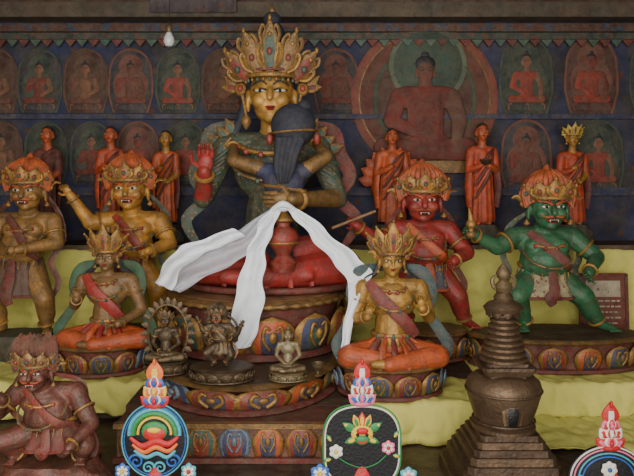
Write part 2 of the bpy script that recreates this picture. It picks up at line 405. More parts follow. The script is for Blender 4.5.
def wrathful(t,P,h,skin,hair,skirt,sash,q=1.0,vox=1,hairH=.6,crownm=None,extra=None,boot=None,skirtz=None,scarfc=None,spiky=0,ch_=.42):
    b=B();X=Multi()
    ch=V(P['chest']);pe=V(P['pelvis']);hd=V(P['head'])
    sw=P['sw']
    be=(ch*.45+pe*.55)+V((0,-5*q,0))
    b.c(pe,16*q,ch,17*q,skin); b.e(be,(24*q,20*q,19*q),skin)
    b.e(ch+V((0,-3*q,0)),(sw*.92,14*q,15*q),skin)
    for s_ in (-1,1): b.e(ch+V((s_*sw*.4,-11*q,0)),(10*q,7*q,8*q),skin)
    b.c(ch+V((-sw*.85,0,9*q)),9.5*q,ch+V((sw*.85,0,9*q)),9.5*q,skin)
    b.c(ch+V((0,0,10*q)),9.5*q,hd-V((0,-2,h*.25)),9.5*q,skin)
    b.e(pe,(20*q,15*q,13*q),skin)
    arms=[(s_,P[e],P[ha]) for s_,e,ha in ((-1,'elL','haL'),(1,'elR','haR'))]+(extra or [])
    for s_,e,ha in arms:
        sh=ch+V((s_*sw,0,8*q)); e=V(e);ha=V(ha)
        b.chain([sh,e],[10*q,7.6*q],skin); b.chain([e,ha],[7.8*q,4.6*q],skin)
        d=(ha-e).normalized(); hand(X,ha,d,(0,-1,0) if abs(d.y)<.8 else (0,0,1),12*q+h*.08,skin,.75)
        bracelet(X,ha*.85+e*.15,e,6.2*q,GOLD,1.3*q); bracelet(X,sh*.45+e*.55,e,9.8*q,GOLD,1.4*q)
    for s_,k_,f_ in ((-1,'knL','ftL'),(1,'knR','ftR')):
        kn=V(P[k_]);ft=V(P[f_])
        b.chain([pe+V((s_*9*q,0,-3*q)),kn],[14*q,10.5*q],skin); b.chain([kn,kn*.45+ft*.55+V((0,3*q,0)),ft+V((0,0,3*q))],[10.5*q,9*q,5.4*q],skin)
        b.chain([ft+V((0,2*q,2*q)),ft+V((s_*6*q,-12*q,0))],[5*q,3.6*q],boot or skin)
        for i in range(5): b.c(ft+V((s_*6*q+(i-2)*1.9*q,-12*q,0)),1.5*q,ft+V((s_*7*q+(i-2)*2.2*q,-17*q,-.8*q)),1.2*q,boot or skin)
        bracelet(X,ft*.8+kn*.2,kn,7.2*q,GOLD,1.3*q)
    head(b,X,hd,h,skin,'wrath')
    m=M(); b.bake(vox,m); t.part('body',m); t.parts(X)
    Hm=M(); flamehair(Hm,hd,h,hair,h*hairH,1.14,15,spiky); t.part('flame_hair',Hm)
    Cm=M(); crown(Cm,hd,h,h*ch_,crownm or GOLD,ORANGE if crownm is None else RED,5,1.2,72,.3,.2,.2)
    t.part('crown',Cm)
    K=M(); necklace(K,ch+V((0,0,12*q)),sw*.62,22*q,12*q,GOLD,1.3*q); t.part('necklace',K)
    K=M(); necklace(K,ch+V((0,0,10*q)),sw*.8,31*q,28*q,DGOLD,1.1*q,TEAL); t.part('necklace',K)
    zt=10*q; zb=skirtz or 32*q
    Kk=M(); Kk.lathe([(19*q,zt),(22*q,zt-4*q),(26*q,-zb*.3),(30*q,-zb*.75),(32*q,-zb),(30*q,-zb),(27*q,-zb*.4),(17*q,zt-6*q)],skirt,pe,60,1,.8,.05,11)
    Kk.tube([pe+V((32*q*math.cos(a)*(1+.05*math.sin(11*a)),32*q*.8*math.sin(a)*(1+.05*math.sin(11*a)),-zb)) for a in [2*math.pi*i/60 for i in range(61)]],[1.6*q]*61,sash,6,n=120)
    t.part('skirt',Kk)
    Z=M(); Z.tube([pe+V((22*q*math.cos(a),19*q*math.sin(a),zt-2*q)) for a in [2*math.pi*i/24 for i in range(25)]],[2.6*q]*25,GOLD,8)
    for i in range(7):
        a=math.radians(-60+20*i); p=pe+V((22.5*q*math.sin(a),-20*q*math.cos(a),zt-5*q)); Z.ell(p,(2.2*q,1.6*q,2.6*q),RED if i%2 else TEAL)
        Z.tube([p,p+V((0,-4*q,-9*q))],[.7*q,.5*q],GOLD,5)
    t.part('belt',Z)
    sc=scarfc or sash
    for s_ in (-1,1):
        G=M()
        ribbon(G,[hd+V((s_*h*.42,h*.12,-h*.1)),ch+V((s_*(sw+4*q),6*q,16*q)),ch+V((s_*(sw+9*q),5*q,-10*q)),pe+V((s_*(sw+4*q),3*q,0)),pe+V((s_*(sw+13*q),0,-20*q)),pe+V((s_*(sw+7*q),-2*q,-38*q))],[1.5*q,3*q,3.2*q,3.2*q,3.5*q,1.5*q],sc)
        t.part('scarf',G)
    G=M()
    ribbon(G,[ch+V((-sw*.6,-10*q,14*q)),ch+V((-2*q,-20*q,0)),be+V((sw*.5,-20*q,0)),pe+V((sw*.8,-10*q,4*q))],[3.5*q,4.5*q,4.5*q,3*q],sash,(0,1,0),.3)
    t.part('sash',G); G=M()
    ribbon(G,[pe+V((0,-20*q,8*q)),pe+V((2*q,-27*q,-12*q)),pe+V((-2*q,-28*q,-zb*.95)),pe+V((1*q,-26*q,-zb*1.25))],[3*q,5*q,6*q,4*q],sash,(0,1,0),.25)
    t.part('sash',G)
def rock(t,rx,ry,h,mt,z0=0):
    m=M(); R=[]
    for j in range(7):
        z=h*j/6; rr=1-.18*(j/6)**2
        R.append([(rx*rr*(1+.1*math.sin(3*a+j)+.06*math.sin(9*a+j*1.7))*math.cos(a),ry*rr*(1+.1*math.sin(4*a+j*.8)+.05*math.sin(11*a))*math.sin(a),z0+z) for a in [2*math.pi*i/40 for i in range(40)]])
    m.rings(R,mt); t.part('rock_base',m)

# calibrated survey: bearing (u,v) measured from the camera station at (0,-3.4,1.6), plus the real depth y -> world metres
def survey(u,v,y):
    k=(3.4+y)/680.0
    return V(((u-317)*k,y,1.6+(180-v)*k))
# ================================================================ ROOM
WALL=mat('wall_mural_blue',(32,42,78),.8,0,.6,5,.2,worn=(26,26,36),spot=(78,44,38),sscale=9,sth=.18,dust=.22)
SIDEW=mat('side_wall_dark',(45,34,30),.85,0,.5,4)
FLOORM=mat('floor_boards',(60,42,30),.7,0,.5,6)
CEIL=mat('ceiling_boards',(52,38,30),.8,0,.5,5)
def slab(name,c,s,mt):
    m=M(); m.box((0,0,0),s,mt); return single(name,'','',m,c,kind='structure',smooth=False)
slab('wall_back',(0,.90,1.4),(5.2,.1,2.8),WALL)
slab('wall_left',(-2.65,-1.6,1.4),(.1,5.0,2.8),SIDEW)
slab('wall_right',(2.65,-1.6,1.4),(.1,5.0,2.8),SIDEW)
slab('floor',(0,-1.6,-.05),(5.4,5.2,.1),FLOORM)
slab('ceiling',(0,-1.6,2.85),(5.4,5.2,.1),CEIL)
BEAM=mat('beam_paint',(74,58,42),.7,0,.5,7,worn=(50,50,40))
FRZ=mat('frieze_paint',(84,42,34),.7,0,.5,16,spot=(40,54,78),sscale=16,sth=.4)
FRZ2=mat('frieze_paint_green',(46,64,58),.7,0,.5,16,spot=(92,52,40),sscale=22,sth=.35)
BLT=mat('blue_trim_paint',(34,46,82),.7,0,.5,12)
slab('trim_1',(0,.74,2.625),(5.2,.12,.09),BEAM)
slab('trim_2',(0,.79,2.725),(5.2,.1,.11),mat('beam_red',(70,38,30),.7,0,.5,7))
slab('trim_3',(0,.83,2.545),(5.2,.04,.05),FRZ)
slab('trim_4',(0,.835,2.495),(5.2,.03,.04),FRZ2)
slab('trim_5',(0,.835,1.995),(5.2,.03,.03),BLT)
slab('trim_6',(0,.835,1.53),(5.2,.03,.05),BLT)
zz=M()
for i in range(70):
    x=-2.5+i*.072
    zz.add([(x,.81,2.47),(x+.036,.81,2.425),(x+.072,.81,2.47),(x,.83,2.47),(x+.036,.83,2.425),(x+.072,.83,2.47)],[(0,1,2),(5,4,3),(0,3,4,1),(1,4,5,2),(0,2,5,3)],MAROON if i%2 else TEAL)
o=single('trim_7','','',zz,kind='structure',smooth=False)
for i in range(5):
    slab('trim_%d'%(8+i),(-2+i*1.0,-1.6,2.76),(.1,4.6,.08),WOOD)
# ================================================================ ALTAR STEPS
m=M(); m.box((0,.695,.61),(4.7,.29,1.225),WOOD); m.box((0,.545,1.20),(4.7,.02,.045),mat('shelf_edge',(98,64,44),.6,0,.5,9))
single('altar_upper_step','dark wooden upper altar step against the mural wall','altar shelf',m,smooth=False)
m=M(); m.box((0,.12,.33),(4.7,.74,.655),WOOD); m.box((-.02,-.40,.58),(1.56,.31,.155),WOOD)
single('altar_middle_step','wide wooden altar step draped in yellow cloth','altar shelf',m,smooth=False)
m=M(); m.box((0,-.86,.25),(4.7,1.20,.5),mat('front_table_wood',(58,38,30),.5,0,.5,9)); m.box((0,-1.465,.47),(4.7,.02,.06),MAROON)
single('altar_front_table','low dark wooden offering table before the altar','table',m,smooth=False)
t=T('painted_bench','low red bench with big worn lotus petals under the plinth','bench',(-.32,-.655,.50),1)
m=M(); m.box((0,0,.08),(.92,.19,.155),mat('bench_paint',(104,52,40),.6,0,.5,14)); m.box((0,-.10,.146),(.94,.03,.02),DGOLD); m.box((0,-.10,.012),(.94,.03,.02),MAROON)
ob=t.part('body',m,smooth=False)
pm=[petalmesh(.128,.115,.02,.004,PSETS[i],1) for i in (4,0,2,3)]
for i in range(7):
    o=bpy.data.objects.new('lotus_petal',pm[i%4]); link(o); o.parent=ob; o.location=(-.39+i*.13,-.099,.024)
YC=mat('yellow_cloth',(220,212,112),.85,0,.12,4,.12,dust=.04)
def drape(name,label,x0,x1,prof,nx=160,amp=.02,seed=0,hem=.01,cr=.014):
    pts=[]
    for j in range(len(prof)-1):
        a,b=prof[j],prof[j+1]; n=max(2,int(math.hypot(b[0]-a[0],b[1]-a[1])/.014))
        for i in range(n): pts.append((a[0]+(b[0]-a[0])*i/n,a[1]+(b[1]-a[1])*i/n, abs(b[1]-a[1])>abs(b[0]-a[0])))
    pts.append((*prof[-1],pts[-1][2]))
    hang=0
    rnd=random.Random(seed); ph=[rnd.random()*6 for _ in range(6)]
    m=M();Vs=[]
    for j,(y,z,hg) in enumerate(pts):
        if hg: hang=min(1,hang+.12)
        else: hang=max(0,hang-.25)
        for i in range(nx+1):
            x=x0+(x1-x0)*i/nx
            w=.5+.5*(.5*math.sin(x*27+ph[0]+2*math.sin(x*5+ph[1]))+.3*math.sin(x*49+ph[2]+j*.05)+.2*math.sin(x*13+ph[3]+j*.1))
            nn=abs(noise.noise(V((x*9+seed*7,y*7+z*5,z*11))))+.5*abs(noise.noise(V((x*21+seed,y*16,z*22))))
            dz=.03*nn*(1-hang)
            e=(j==len(pts)-1)*hem*math.sin(x*9+ph[5])
            Vs.append((x,y-amp*w*hang-.006-cr*2.2*nn*hang,z+abs(dz)*(.5 if y>-.2 else 1)+.003+e))
    n=nx+1; F=[]
    for j in range(len(pts)-1):
        for i in range(nx): a=j*n+i; F.append((a,a+n,a+n+1,a+1))
    m.add(Vs,F,YC)
    o=single(name,label,'cloth',m,ang=180); s=o.modifiers.new('thickness','SOLIDIFY'); s.thickness=.003; s.offset=1
    return o
drape('altar_cloth','yellow cloth hanging behind the statues from the upper step',-2.2,2.2,[(.53,1.19),(.53,.67)],nx=300,amp=.03,seed=1)
drape('altar_cloth','yellow cloth spread over the middle step and hanging in folds',-2.2,-.78,[(.3,.652),(-.26,.652),(-.266,.52)],amp=.03,seed=2,hem=.012,cr=.02)
drape('altar_cloth','creased yellow cloth under the seated gold statue',.14,.77,[(-.18,.652),(-.555,.652),(-.561,.512)],nx=90,amp=.03,seed=3,cr=.02)
drape('altar_cloth','yellow cloth beneath the green guardian spilling onto the table',.765,2.2,[(.3,.652),(-.26,.652),(-.266,.512),(-.68,.503)],amp=.035,seed=5,cr=.02)
# ================================================================ THRONE + PLINTH
t=T('lotus_plinth','carved lotus plinth with painted red, blue and green petals','plinth',(-.32,-.12,.66),.0042)
lotus(t,105,143,27,13,sets=(0,4,2,3),ph=.74,cols=MAROON,top=WOOD)
t=T('lotus_throne','round painted lotus throne carrying the embracing deities','throne',(-.31,.07,.775),.00515)
lotus(t,88,84,53,13,sets=(4,1,0,2),ph=.64,slim=.93,cols=MAROON)
m=M(); m.tube([(88.5*math.sin(a),-84.5*math.cos(a),49) for a in [2*math.pi*i/88 for i in range(89)]],[2.8 if i%2 else 1.4 for i in range(89)],DGOLD,8,n=176)
t.part('beaded_rim',m)
# ================================================================ MAIN STATUE
t=T('embracing_deity_statue','large golden-faced crowned deity seated in embrace, green and red robes','statue',(-.2385,.20,1.052),.0053)
arms=[((-.36,-.05,.46),(-.335,-.17,.60),(0.1,-.1,1),(0,-1,0)),((.35,-.05,.46),(.12,-.32,.46),(-1,-.1,0),(0,1,0))]
hd,S=seated(t,0,186,GOLDF,REDROBE,knee=.375,arms=arms,vox=1.5,top=GREENROBE,sleeve=GREENROBE,shw=.25,hl=.15,handm=(REDS,DGOLD),headh=.325,headz=1.01,sole=REDROBE,legfat=1.05)
m=M()
for i,ic in zip(range(-2,3),(RED,DGOLD,TEAL,DGOLD,RED)):
    ai=abs(i); base=hd+V((i*11.5,-25+4*ai*ai*.9,19-1.5*ai*ai)); Hh=54-8*ai
    Tm=Matrix.Translation(base)@Matrix.Rotation(.31*i,4,'Y')@Matrix.Rotation(.2*i,4,'Z')@Matrix.Rotation(.08,4,'X')
    m.petal(Tm,18,Hh*.94,2.5,2,(GOLD,DGOLD,ic),'leaf',8,10)
    for s_ in (-1,1):
        m.tube([Tm@V((s_*4,-1,3)),Tm@V((s_*10,-2,Hh*.2)),Tm@V((s_*11,-2,Hh*.42)),Tm@V((s_*8,-2,Hh*.5)),Tm@V((s_*7,-3,Hh*.38))],[1.5,2,2.1,1.6,1],GOLD,6)
        m.tube([Tm@V((s_*7,-1,Hh*.5)),Tm@V((s_*9.5,-2,Hh*.66)),Tm@V((s_*6.5,-2,Hh*.82)),Tm@V((s_*4,-2,Hh*.74))],[1.4,1.9,1.7,.8],DGOLD,6)
        m.ell(Tm@V((s_*9,-3,Hh*.44)),(1.6,1.5,1.6),DGOLD,None,6,5)
    m.ell(Tm@V((0,-4,Hh*.36)),(2.6,2,3.6),RED if ic is not RED else TEAL,None,8,6); m.ell(Tm@V((0,-2.4,Hh*.66)),(2,1.5,2.6),GOLD,None,8,6); m.ell(Tm@V((0,0,Hh*.95)),(2,2,3.4),GOLD,None,8,6)
m.tube([hd+V((25*math.sin(a),-26*math.cos(a),17)) for a in [math.radians(-110+22*i) for i in range(11)]],[2.6]*11,GOLD,8)
m.tube([hd+V((25*math.sin(a),-26*math.cos(a),22)) for a in [math.radians(-110+22*i) for i in range(11)]],[1.6]*11,MAROON,8)
for i in range(-6,7):
    a=math.radians(i*14); m.ell(hd+V((26*math.sin(a),-27*math.cos(a),12)),(1.6,1.6,2.2),DGOLD if i%2 else TEAL,None,6,5)
t.part('crown',m)
for s_ in (-1,1):
    m=M()
    p=hd+V((s_*31,0,6)); m.ell(p,(6,4,7),GOLD); m.ell(p-V((0,4,0)),(3,2,3.5),RED)
    for j,(r1,l1) in enumerate(((.4,24),(.9,20),(1.5,18))): m.petal(Matrix.Translation(p+V((s_*1,2,1)))@Matrix.Rotation(s_*r1,4,'Y'),9,l1,2,1.2,(GOLD,DGOLD,DGOLD if j%2 else MAROON),'leaf',4,6)
    m.tube([p,hd+V((s_*27,-1,-10)),hd+V((s_*25,-2,-22))],[1.6,1.4,1.4],GOLD,6)
    m.lathe([(.1,5),(4,1),(5,-3),(3,-8),(.1,-11)],GOLD,hd+V((s_*25,-2,-24)),14)
    t.part('ear_ornament',m)
m=M(); m.ell(hd+V((0,8,22)),(24,22,20),HAIRB); m.ell(hd+V((0,6,44)),(15,14,18),DARK); m.ell(hd+V((0,5,62)),(13,10,12),DARK); m.ell(hd+V((0,5,76)),(9,8,8),DARK); m.ell(hd+V((0,5,84)),(3.5,3.5,5),DGOLD)
for s_ in (-1,1): m.tube([hd+V((s_*24,4,0)),hd+V((s_*30,2,-22)),hd+V((s_*40,0,-45)),hd+V((s_*44,0,-60))],[5,5,4,1],DARK,8)
t.part('hair',m)
m=M(); necklace(m,S(0,0,.80),30,32,20,GOLD,2.2); t.part('necklace',m)
m=M(); necklace(m,S(0,0,.78),38,40,42,DGOLD,1.8,TEAL); t.part('necklace',m)
for s_ in (-1,1):
    m=M()
    ribbon(m,[S(s_*.2,.06,.86),S(s_*.33,.04,.82),S(s_*.36,.02,.70),S(s_*.42,.03,.58),S(s_*.36,.02,.46),S(s_*.46,.0,.34),S(s_*.38,-.05,.2)],[4,7,8,7,6,6,3],MAROON if s_>0 else GREENROBE)
    m.tube([S(s_*.21,-.07,.78),S(s_*.3,-.06,.66),S(s_*.33,-.09,.52)],[1.6,2,1.6],DGOLD,8)
    for i in range(4):
        p=S(s_*(.20+.03*i),-.03,.80-.03*i); m.petal(Matrix.Translation(p)@Matrix.Rotation(s_*(.5+.25*i),4,'Y'),9,18,2,1.5,(DGOLD,DGOLD,TEAL),'leaf',4,6)
    t.part('scarf',m)
    m=M()
    for j in range(4): m.tube([S(s_*(.22+.02*j),-.09,.72-.06*j),S(s_*(.30+.015*j),-.08,.66-.05*j),S(s_*(.36+.005*j),-.04,.64-.06*j)],[1.5,2.6,1.5],GREENROBE if j%2 else TEAL,6)
    t.part('sleeve_folds',m)
m=M()
for i in range(9):
    a=-1.3+i*.325; m.tube([S(.2*math.sin(a),-.2*math.cos(a)-.02,.25),S(.3*math.sin(a),-.32*math.cos(a),.15),S(.36*math.sin(a),-.38*math.cos(a),.03)],[3,5,3],REDROBE if i not in(1,7) else GREENROBE,8,.7)
m.tube([S(.41*math.sin(a),-.12-.28*math.cos(a),.02) for a in [-1.9+.19*i for i in range(21)]],[3]*21,MAROON,8)
t.part('robe_hem',m)
# consort
b=B();X=Multi(); cc=lambda x,y,z:V((x,y,z))
b.c(cc(8,-40,34),20,cc(12,-44,62),12,DBLUE); b.c(cc(12,-45,58),11,cc(14,-45,90),13,DBLUE); b.e(cc(14,-44,102),(20,12,19),DBLUE)
b.c(cc(-6,-42,112),8,cc(34,-42,112),8,DBLUE); b.c(cc(16,-42,114),7,cc(21,-44,134),7,DGOLD)
b.e(cc(22,-42,150),(15,14,18),DGOLD)
b.chain([cc(-8,-42,114),cc(-34,-36,122),cc(-38,-8,138)],[7.5,6.5,4.5],DGOLD)
b.chain([cc(36,-42,114),cc(54,-34,126),cc(42,-6,142)],[7.5,6.5,4.5],DGOLD)
b.chain([cc(0,-38,34),cc(-36,-34,42),cc(-50,-4,34)],[15,11,8],REDROBE); b.chain([cc(16,-38,34),cc(48,-34,42),cc(54,-4,34)],[15,11,8],REDROBE)
hand(X,cc(-38,-8,138),(.6,.3,.6),(0,1,0),14,DGOLD); hand(X,cc(42,-6,142),(-.6,.3,.6),(0,1,0),14,DGOLD)
bracelet(X,cc(-37,-14,135),cc(-34,-36,122),6,GOLD,1.5); bracelet(X,cc(44,-12,139),cc(54,-34,126),6,GOLD,1.5)
m=M(); b.bake(1.4,m); o=t.part('embracing_consort',m,label='smaller blue figure seen from behind in the deity\'s lap'); t.parts(X,o)
m=M(); m.ell(cc(23,-46,154),(21,18,20.5),DARK,None,28,18); m.ell(cc(33,-46,172),(7,7,6),DARK)
for i in range(-2,3): m.tube([cc(21+i*5,-58,142),cc(17+i*4,-58,126),cc(15+i*3.4,-58,112),cc(14+i*2,-56,100)],[4.5,3.6,2.8,.8],DARK,8)
t.part('consort_hair',m,o)
m=M()
m.tube([cc(23+21.5*math.cos(a),-46+18.5*math.sin(a),148+1.5*math.cos(a)) for a in [2*math.pi*i/24 for i in range(25)]],[1.3]*25,DGOLD,6)
for s_ in (-1,1): m.ell(cc(23+s_*22,-46,142),(3.5,4,6),RED)
t.part('consort_headband',m,o)
m=M(); m.tube([cc(14+20.5*math.cos(a),-44+13*math.sin(a),96-3*math.cos(a)) for a in [2*math.pi*i/24 for i in range(25)]],[1.6]*25,DGOLD,6)
m.tube([cc(12+13.5*math.cos(a),-44+13.5*math.sin(a),66) for a in [2*math.pi*i/24 for i in range(25)]],[2.4]*25,DGOLD,6); m.tube([cc(14,-57,96),cc(13,-60,82),cc(12,-58,66)],[1.4,1.4,1.4],DGOLD,6)
t.part('consort_belt',m,o)
t=T('offering_vase','small red lacquered vase with gold lid wrapped by a white scarf','vase',survey(283,262,-.21),.0054)
m=M(); m.lathe([(10,-8),(12,0),(9,3),(6,6),(8,10),(13,16),(14,22),(11,28),(6,31),(6,34),(9,36)],RED,seg=24); t.part('vase_body',m)
m=M(); m.lathe([(9.5,36),(9,38),(5,41),(3,44),(4,46),(1,50),(.3,53)],GOLD,seg=20); t.part('lid',m)
m=M(); m.tube([V((13.4*math.cos(a),13.4*math.sin(a),17+0*a)) for a in [2*math.pi*i/20 for i in range(21)]],[1]*21,GOLD,6); t.part('gold_band',m)
# ================================================================ KHATA
def cloth_mat(name,col,alpha):
    m=mat(name,col,.7,0,.03,6,.1,alpha=alpha,dust=0); b=m.node_tree.nodes['Principled BSDF']; b.inputs['Sheen Weight'].default_value=.3; return m
KW=cloth_mat('white_silk',(238,241,247),.95); KS=cloth_mat('sheer_white_silk',(232,236,246),.5)
def band(m,rows,mt,nu=14,amp=.012,f=3.0,ph=0,crumple=.004):
    K=len(rows);Vs=[];n=K*9
    def cr(p0,p1,p2,p3,f_): return .5*((2*p1)+(p2-p0)*f_+(2*p0-5*p1+4*p2-p3)*f_*f_+(3*p1-p0-3*p2+p3)*f_**3)
    for j in range(n+1):
        t_=j/n*(K-1);i=min(int(t_),K-2);ff=t_-i
        l=cr(*[rows[max(0,min(K-1,i+d))][0] for d in (-1,0,1,2)],ff); r=cr(*[rows[max(0,min(K-1,i+d))][1] for d in (-1,0,1,2)],ff)
        w=(r-l).length
        jl=.005*math.sin(t_*5+ph)
        for u in range(nu+1):
            q=u/nu; p=l.lerp(r,q); a=amp*min(1,w/.10)
            fold=a*(.5+.5*math.sin(q*f*6.28+ph+t_*.9+1.2*math.sin(t_*1.3+ph)))
            p=p+V((jl*(1+.6*math.sin(q*5+t_)),-fold-crumple*math.sin(q*7+t_*6+ph)*math.sin(t_*4+q*4)-.022*abs(noise.noise(p*11)),0)); Vs.append(p)
    F=[]
    for j in range(n):
        for u in range(nu): a=j*(nu+1)+u; F.append((a,a+nu+1,a+nu+2,a+1))
    m.add(Vs,F,mt)
def sv(L): return [(survey(a,b,y),survey(c,d,y2)) for a,b,y,c,d,y2 in L]
t=T('khata_scarf','long white silk offering scarf draped over the lap and throne','scarf',(0,0,0),1)
m=M()
band(m,sv([(271,208,-.27,281,209,-.28),(260,222,-.27,275,225,-.29),(251,243,-.28,268,245,-.30),(243,266,-.31,264,270,-.32),(236,294,-.37,264,298,-.38),(231,324,-.40,259,326,-.41),(234,350,-.41,251,346,-.42)]),KW,26,.016,1.6)
o=t.part('scarf_tail',m)
m=M()
band(m,sv([(286,209,-.28,295,208,-.27),(300,224,-.29,313,218,-.28),(316,243,-.31,333,237,-.30),(334,263,-.33,358,257,-.31),(347,281,-.37,371,273,-.35),(348,300,-.41,361,292,-.40),(343,328,-.43,353,322,-.42),(338,358,-.44,347,354,-.43)]),KW,24,.016,1.5,1)
o=t.part('scarf_tail',m)
m=M(); m.ell(survey(283,208,-.27),(.034,.022,.017),KW,None,14,8); m.tube([survey(271,211,-.27),survey(283,204,-.30),survey(296,211,-.27)],[.010,.016,.010],KW,8); t.part('scarf_knot',m)
m=M()
band(m,sv([(268,210,-.26,274,218,-.28),(238,230,-.24,260,244,-.28),(204,240,-.22,236,262,-.28),(178,258,-.22,208,276,-.32),(158,284,-.26,180,292,-.36)]),KS,28,.03,2.0,2)
o=t.part('sheer_scarf_layer',m,label='thin translucent white layer')
m=M()
band(m,sv([(232,228,-.26,246,236,-.29),(206,238,-.25,222,246,-.30),(182,246,-.24,204,254,-.31),(166,262,-.24,184,268,-.33),(156,282,-.28,172,290,-.37)]),KW,14,.016,1.6,2)
o=t.part('scarf_tail',m,label='gathered white edge of the thin layer')
# ================================================================ WRATHFUL ROW
t=T('lotus_pedestal','long oval lotus pedestal with orange and blue petals','plinth',(1.22,.07,.665),.0050)
lotus(t,90,44,32,15,sets=(4,1,0,2),ph=.7,cols=MAROON,top=WOOD)
t=T('wrathful_green_statue','green-skinned wrathful guardian with orange hair standing in a wide lunge','statue',(1.174,.10,.825),.00515)
wrathful(t,dict(head=(0,-8,123),chest=(-2,0,85),pelvis=(-2,0,58),sw=29,elL=(-50,-8,84),haL=(-76,-18,98),elR=(48,-8,74),haR=(30,-34,62),knL=(-33,-18,38),ftL=(-20,-4,5),knR=(34,-10,36),ftR=(54,-4,5)),43,GRN,ORHAIR,CREAM,MAROON,1.05,1.1,.4,skirtz=22,scarfc=GREENROBE)
m=M(); m.tube([(-80,-26,96),(-80,-26,112),(-82,-26,124)],[2.5,3,.5],GOLD,8); m.ell((-80,-26,108),(5,5,5),GOLD); m.ell((-80,-26,98),(5,5,4),DGOLD); t.part('held_ritual_sceptre',m)
t=T('wrathful_red_statue','red-skinned wrathful guardian holding a short wooden wand','statue',(.574,.22,.665),.00532)
lotus(t,36,31,28,11,sets=(4,1,0),ph=.7,c=(8,0))
wrathful(t,dict(head=(-4,-8,155),chest=(-3,0,118),pelvis=(0,0,91),sw=27,elL=(-44,-10,114),haL=(-70,-22,132),elR=(40,-10,104),haR=(22,-32,98),knL=(-28,-18,66),ftL=(-16,-4,33),knR=(30,-12,62),ftR=(40,-4,33)),42,REDS,ORHAIR,mat('blue_gold_skirt',(60,72,92),.6,0,.4,16,spot=(180,120,50),sscale=45,sth=.35),ORANGE,.99,1.1,.4,skirtz=22,scarfc=MAROON)
m=M(); m.tube([(-94,-36,130),(-52,-30,146)],[1.6,1.3],WOODT,8); t.part('held_wand',m)
t=T('wrathful_ochre_statue','ochre-gold wrathful guardian raising one arm, orange hair and gold crown','statue',(-1.01,.30,.662),.00544)
rock(t,44,24,26,STONE)
wrathful(t,dict(head=(1,-8,163),chest=(2,0,124),pelvis=(-2,0,96),sw=27,elL=(-38,-8,130),haL=(-55,-18,158),elR=(40,-8,110),haR=(24,-30,104),knL=(-24,-10,64),ftL=(-20,0,30),knR=(28,-10,64),ftR=(26,0,30)),40,YEL,ORHAIR,MAROON,RED,.97,1.1,.4,scarfc=GREENROBE)
t=T('wrathful_brown_statue','worn ochre-brown wrathful guardian with bent arms beside the ochre one','statue',(-1.56,.22,.662),.00532)
rock(t,38,28,24,STONE)
wrathful(t,dict(head=(8,-8,165),chest=(3,0,127),pelvis=(-4,0,94),sw=26,elL=(-36,-8,110),haL=(-20,-32,126),elR=(36,-8,114),haR=(8,-34,110),knL=(-26,-14,62),ftL=(-20,-4,28),knR=(26,-14,60),ftR=(24,-4,28)),38,BROWNY,ORHAIR,mat('brown_skirt',(92,58,40),.6,0,.5,16,spot=(60,64,48),sscale=45,sth=.3,dust=.15),MAROON,.96,1.1,.5,scarfc=BROWNR)
t=T('wrathful_dark_statue','dark brownish-red fierce guardian with spiky mane crouching on a rock','statue',(-.97,-.93,.50),.00372)
rock(t,58,40,26,BROWNR)
wrathful(t,dict(head=(-9,-12,112),chest=(-3,0,81),pelvis=(4,0,57),sw=28,elL=(-46,-10,72),haL=(-32,-30,92),elR=(44,-10,62),haR=(32,-36,48),knL=(-38,-20,48),ftL=(-24,-6,28),knR=(40,-18,44),ftR=(30,-6,28)),35,BROWNR,mat('rust_hair',(112,54,40),.6,0,.5,22),MAROON,mat('dull_red_sash',(134,42,34),.6,0,.4,18),1.0,1.1,.5,DGOLD,skirtz=18,scarfc=MAROON,spiky=.5)
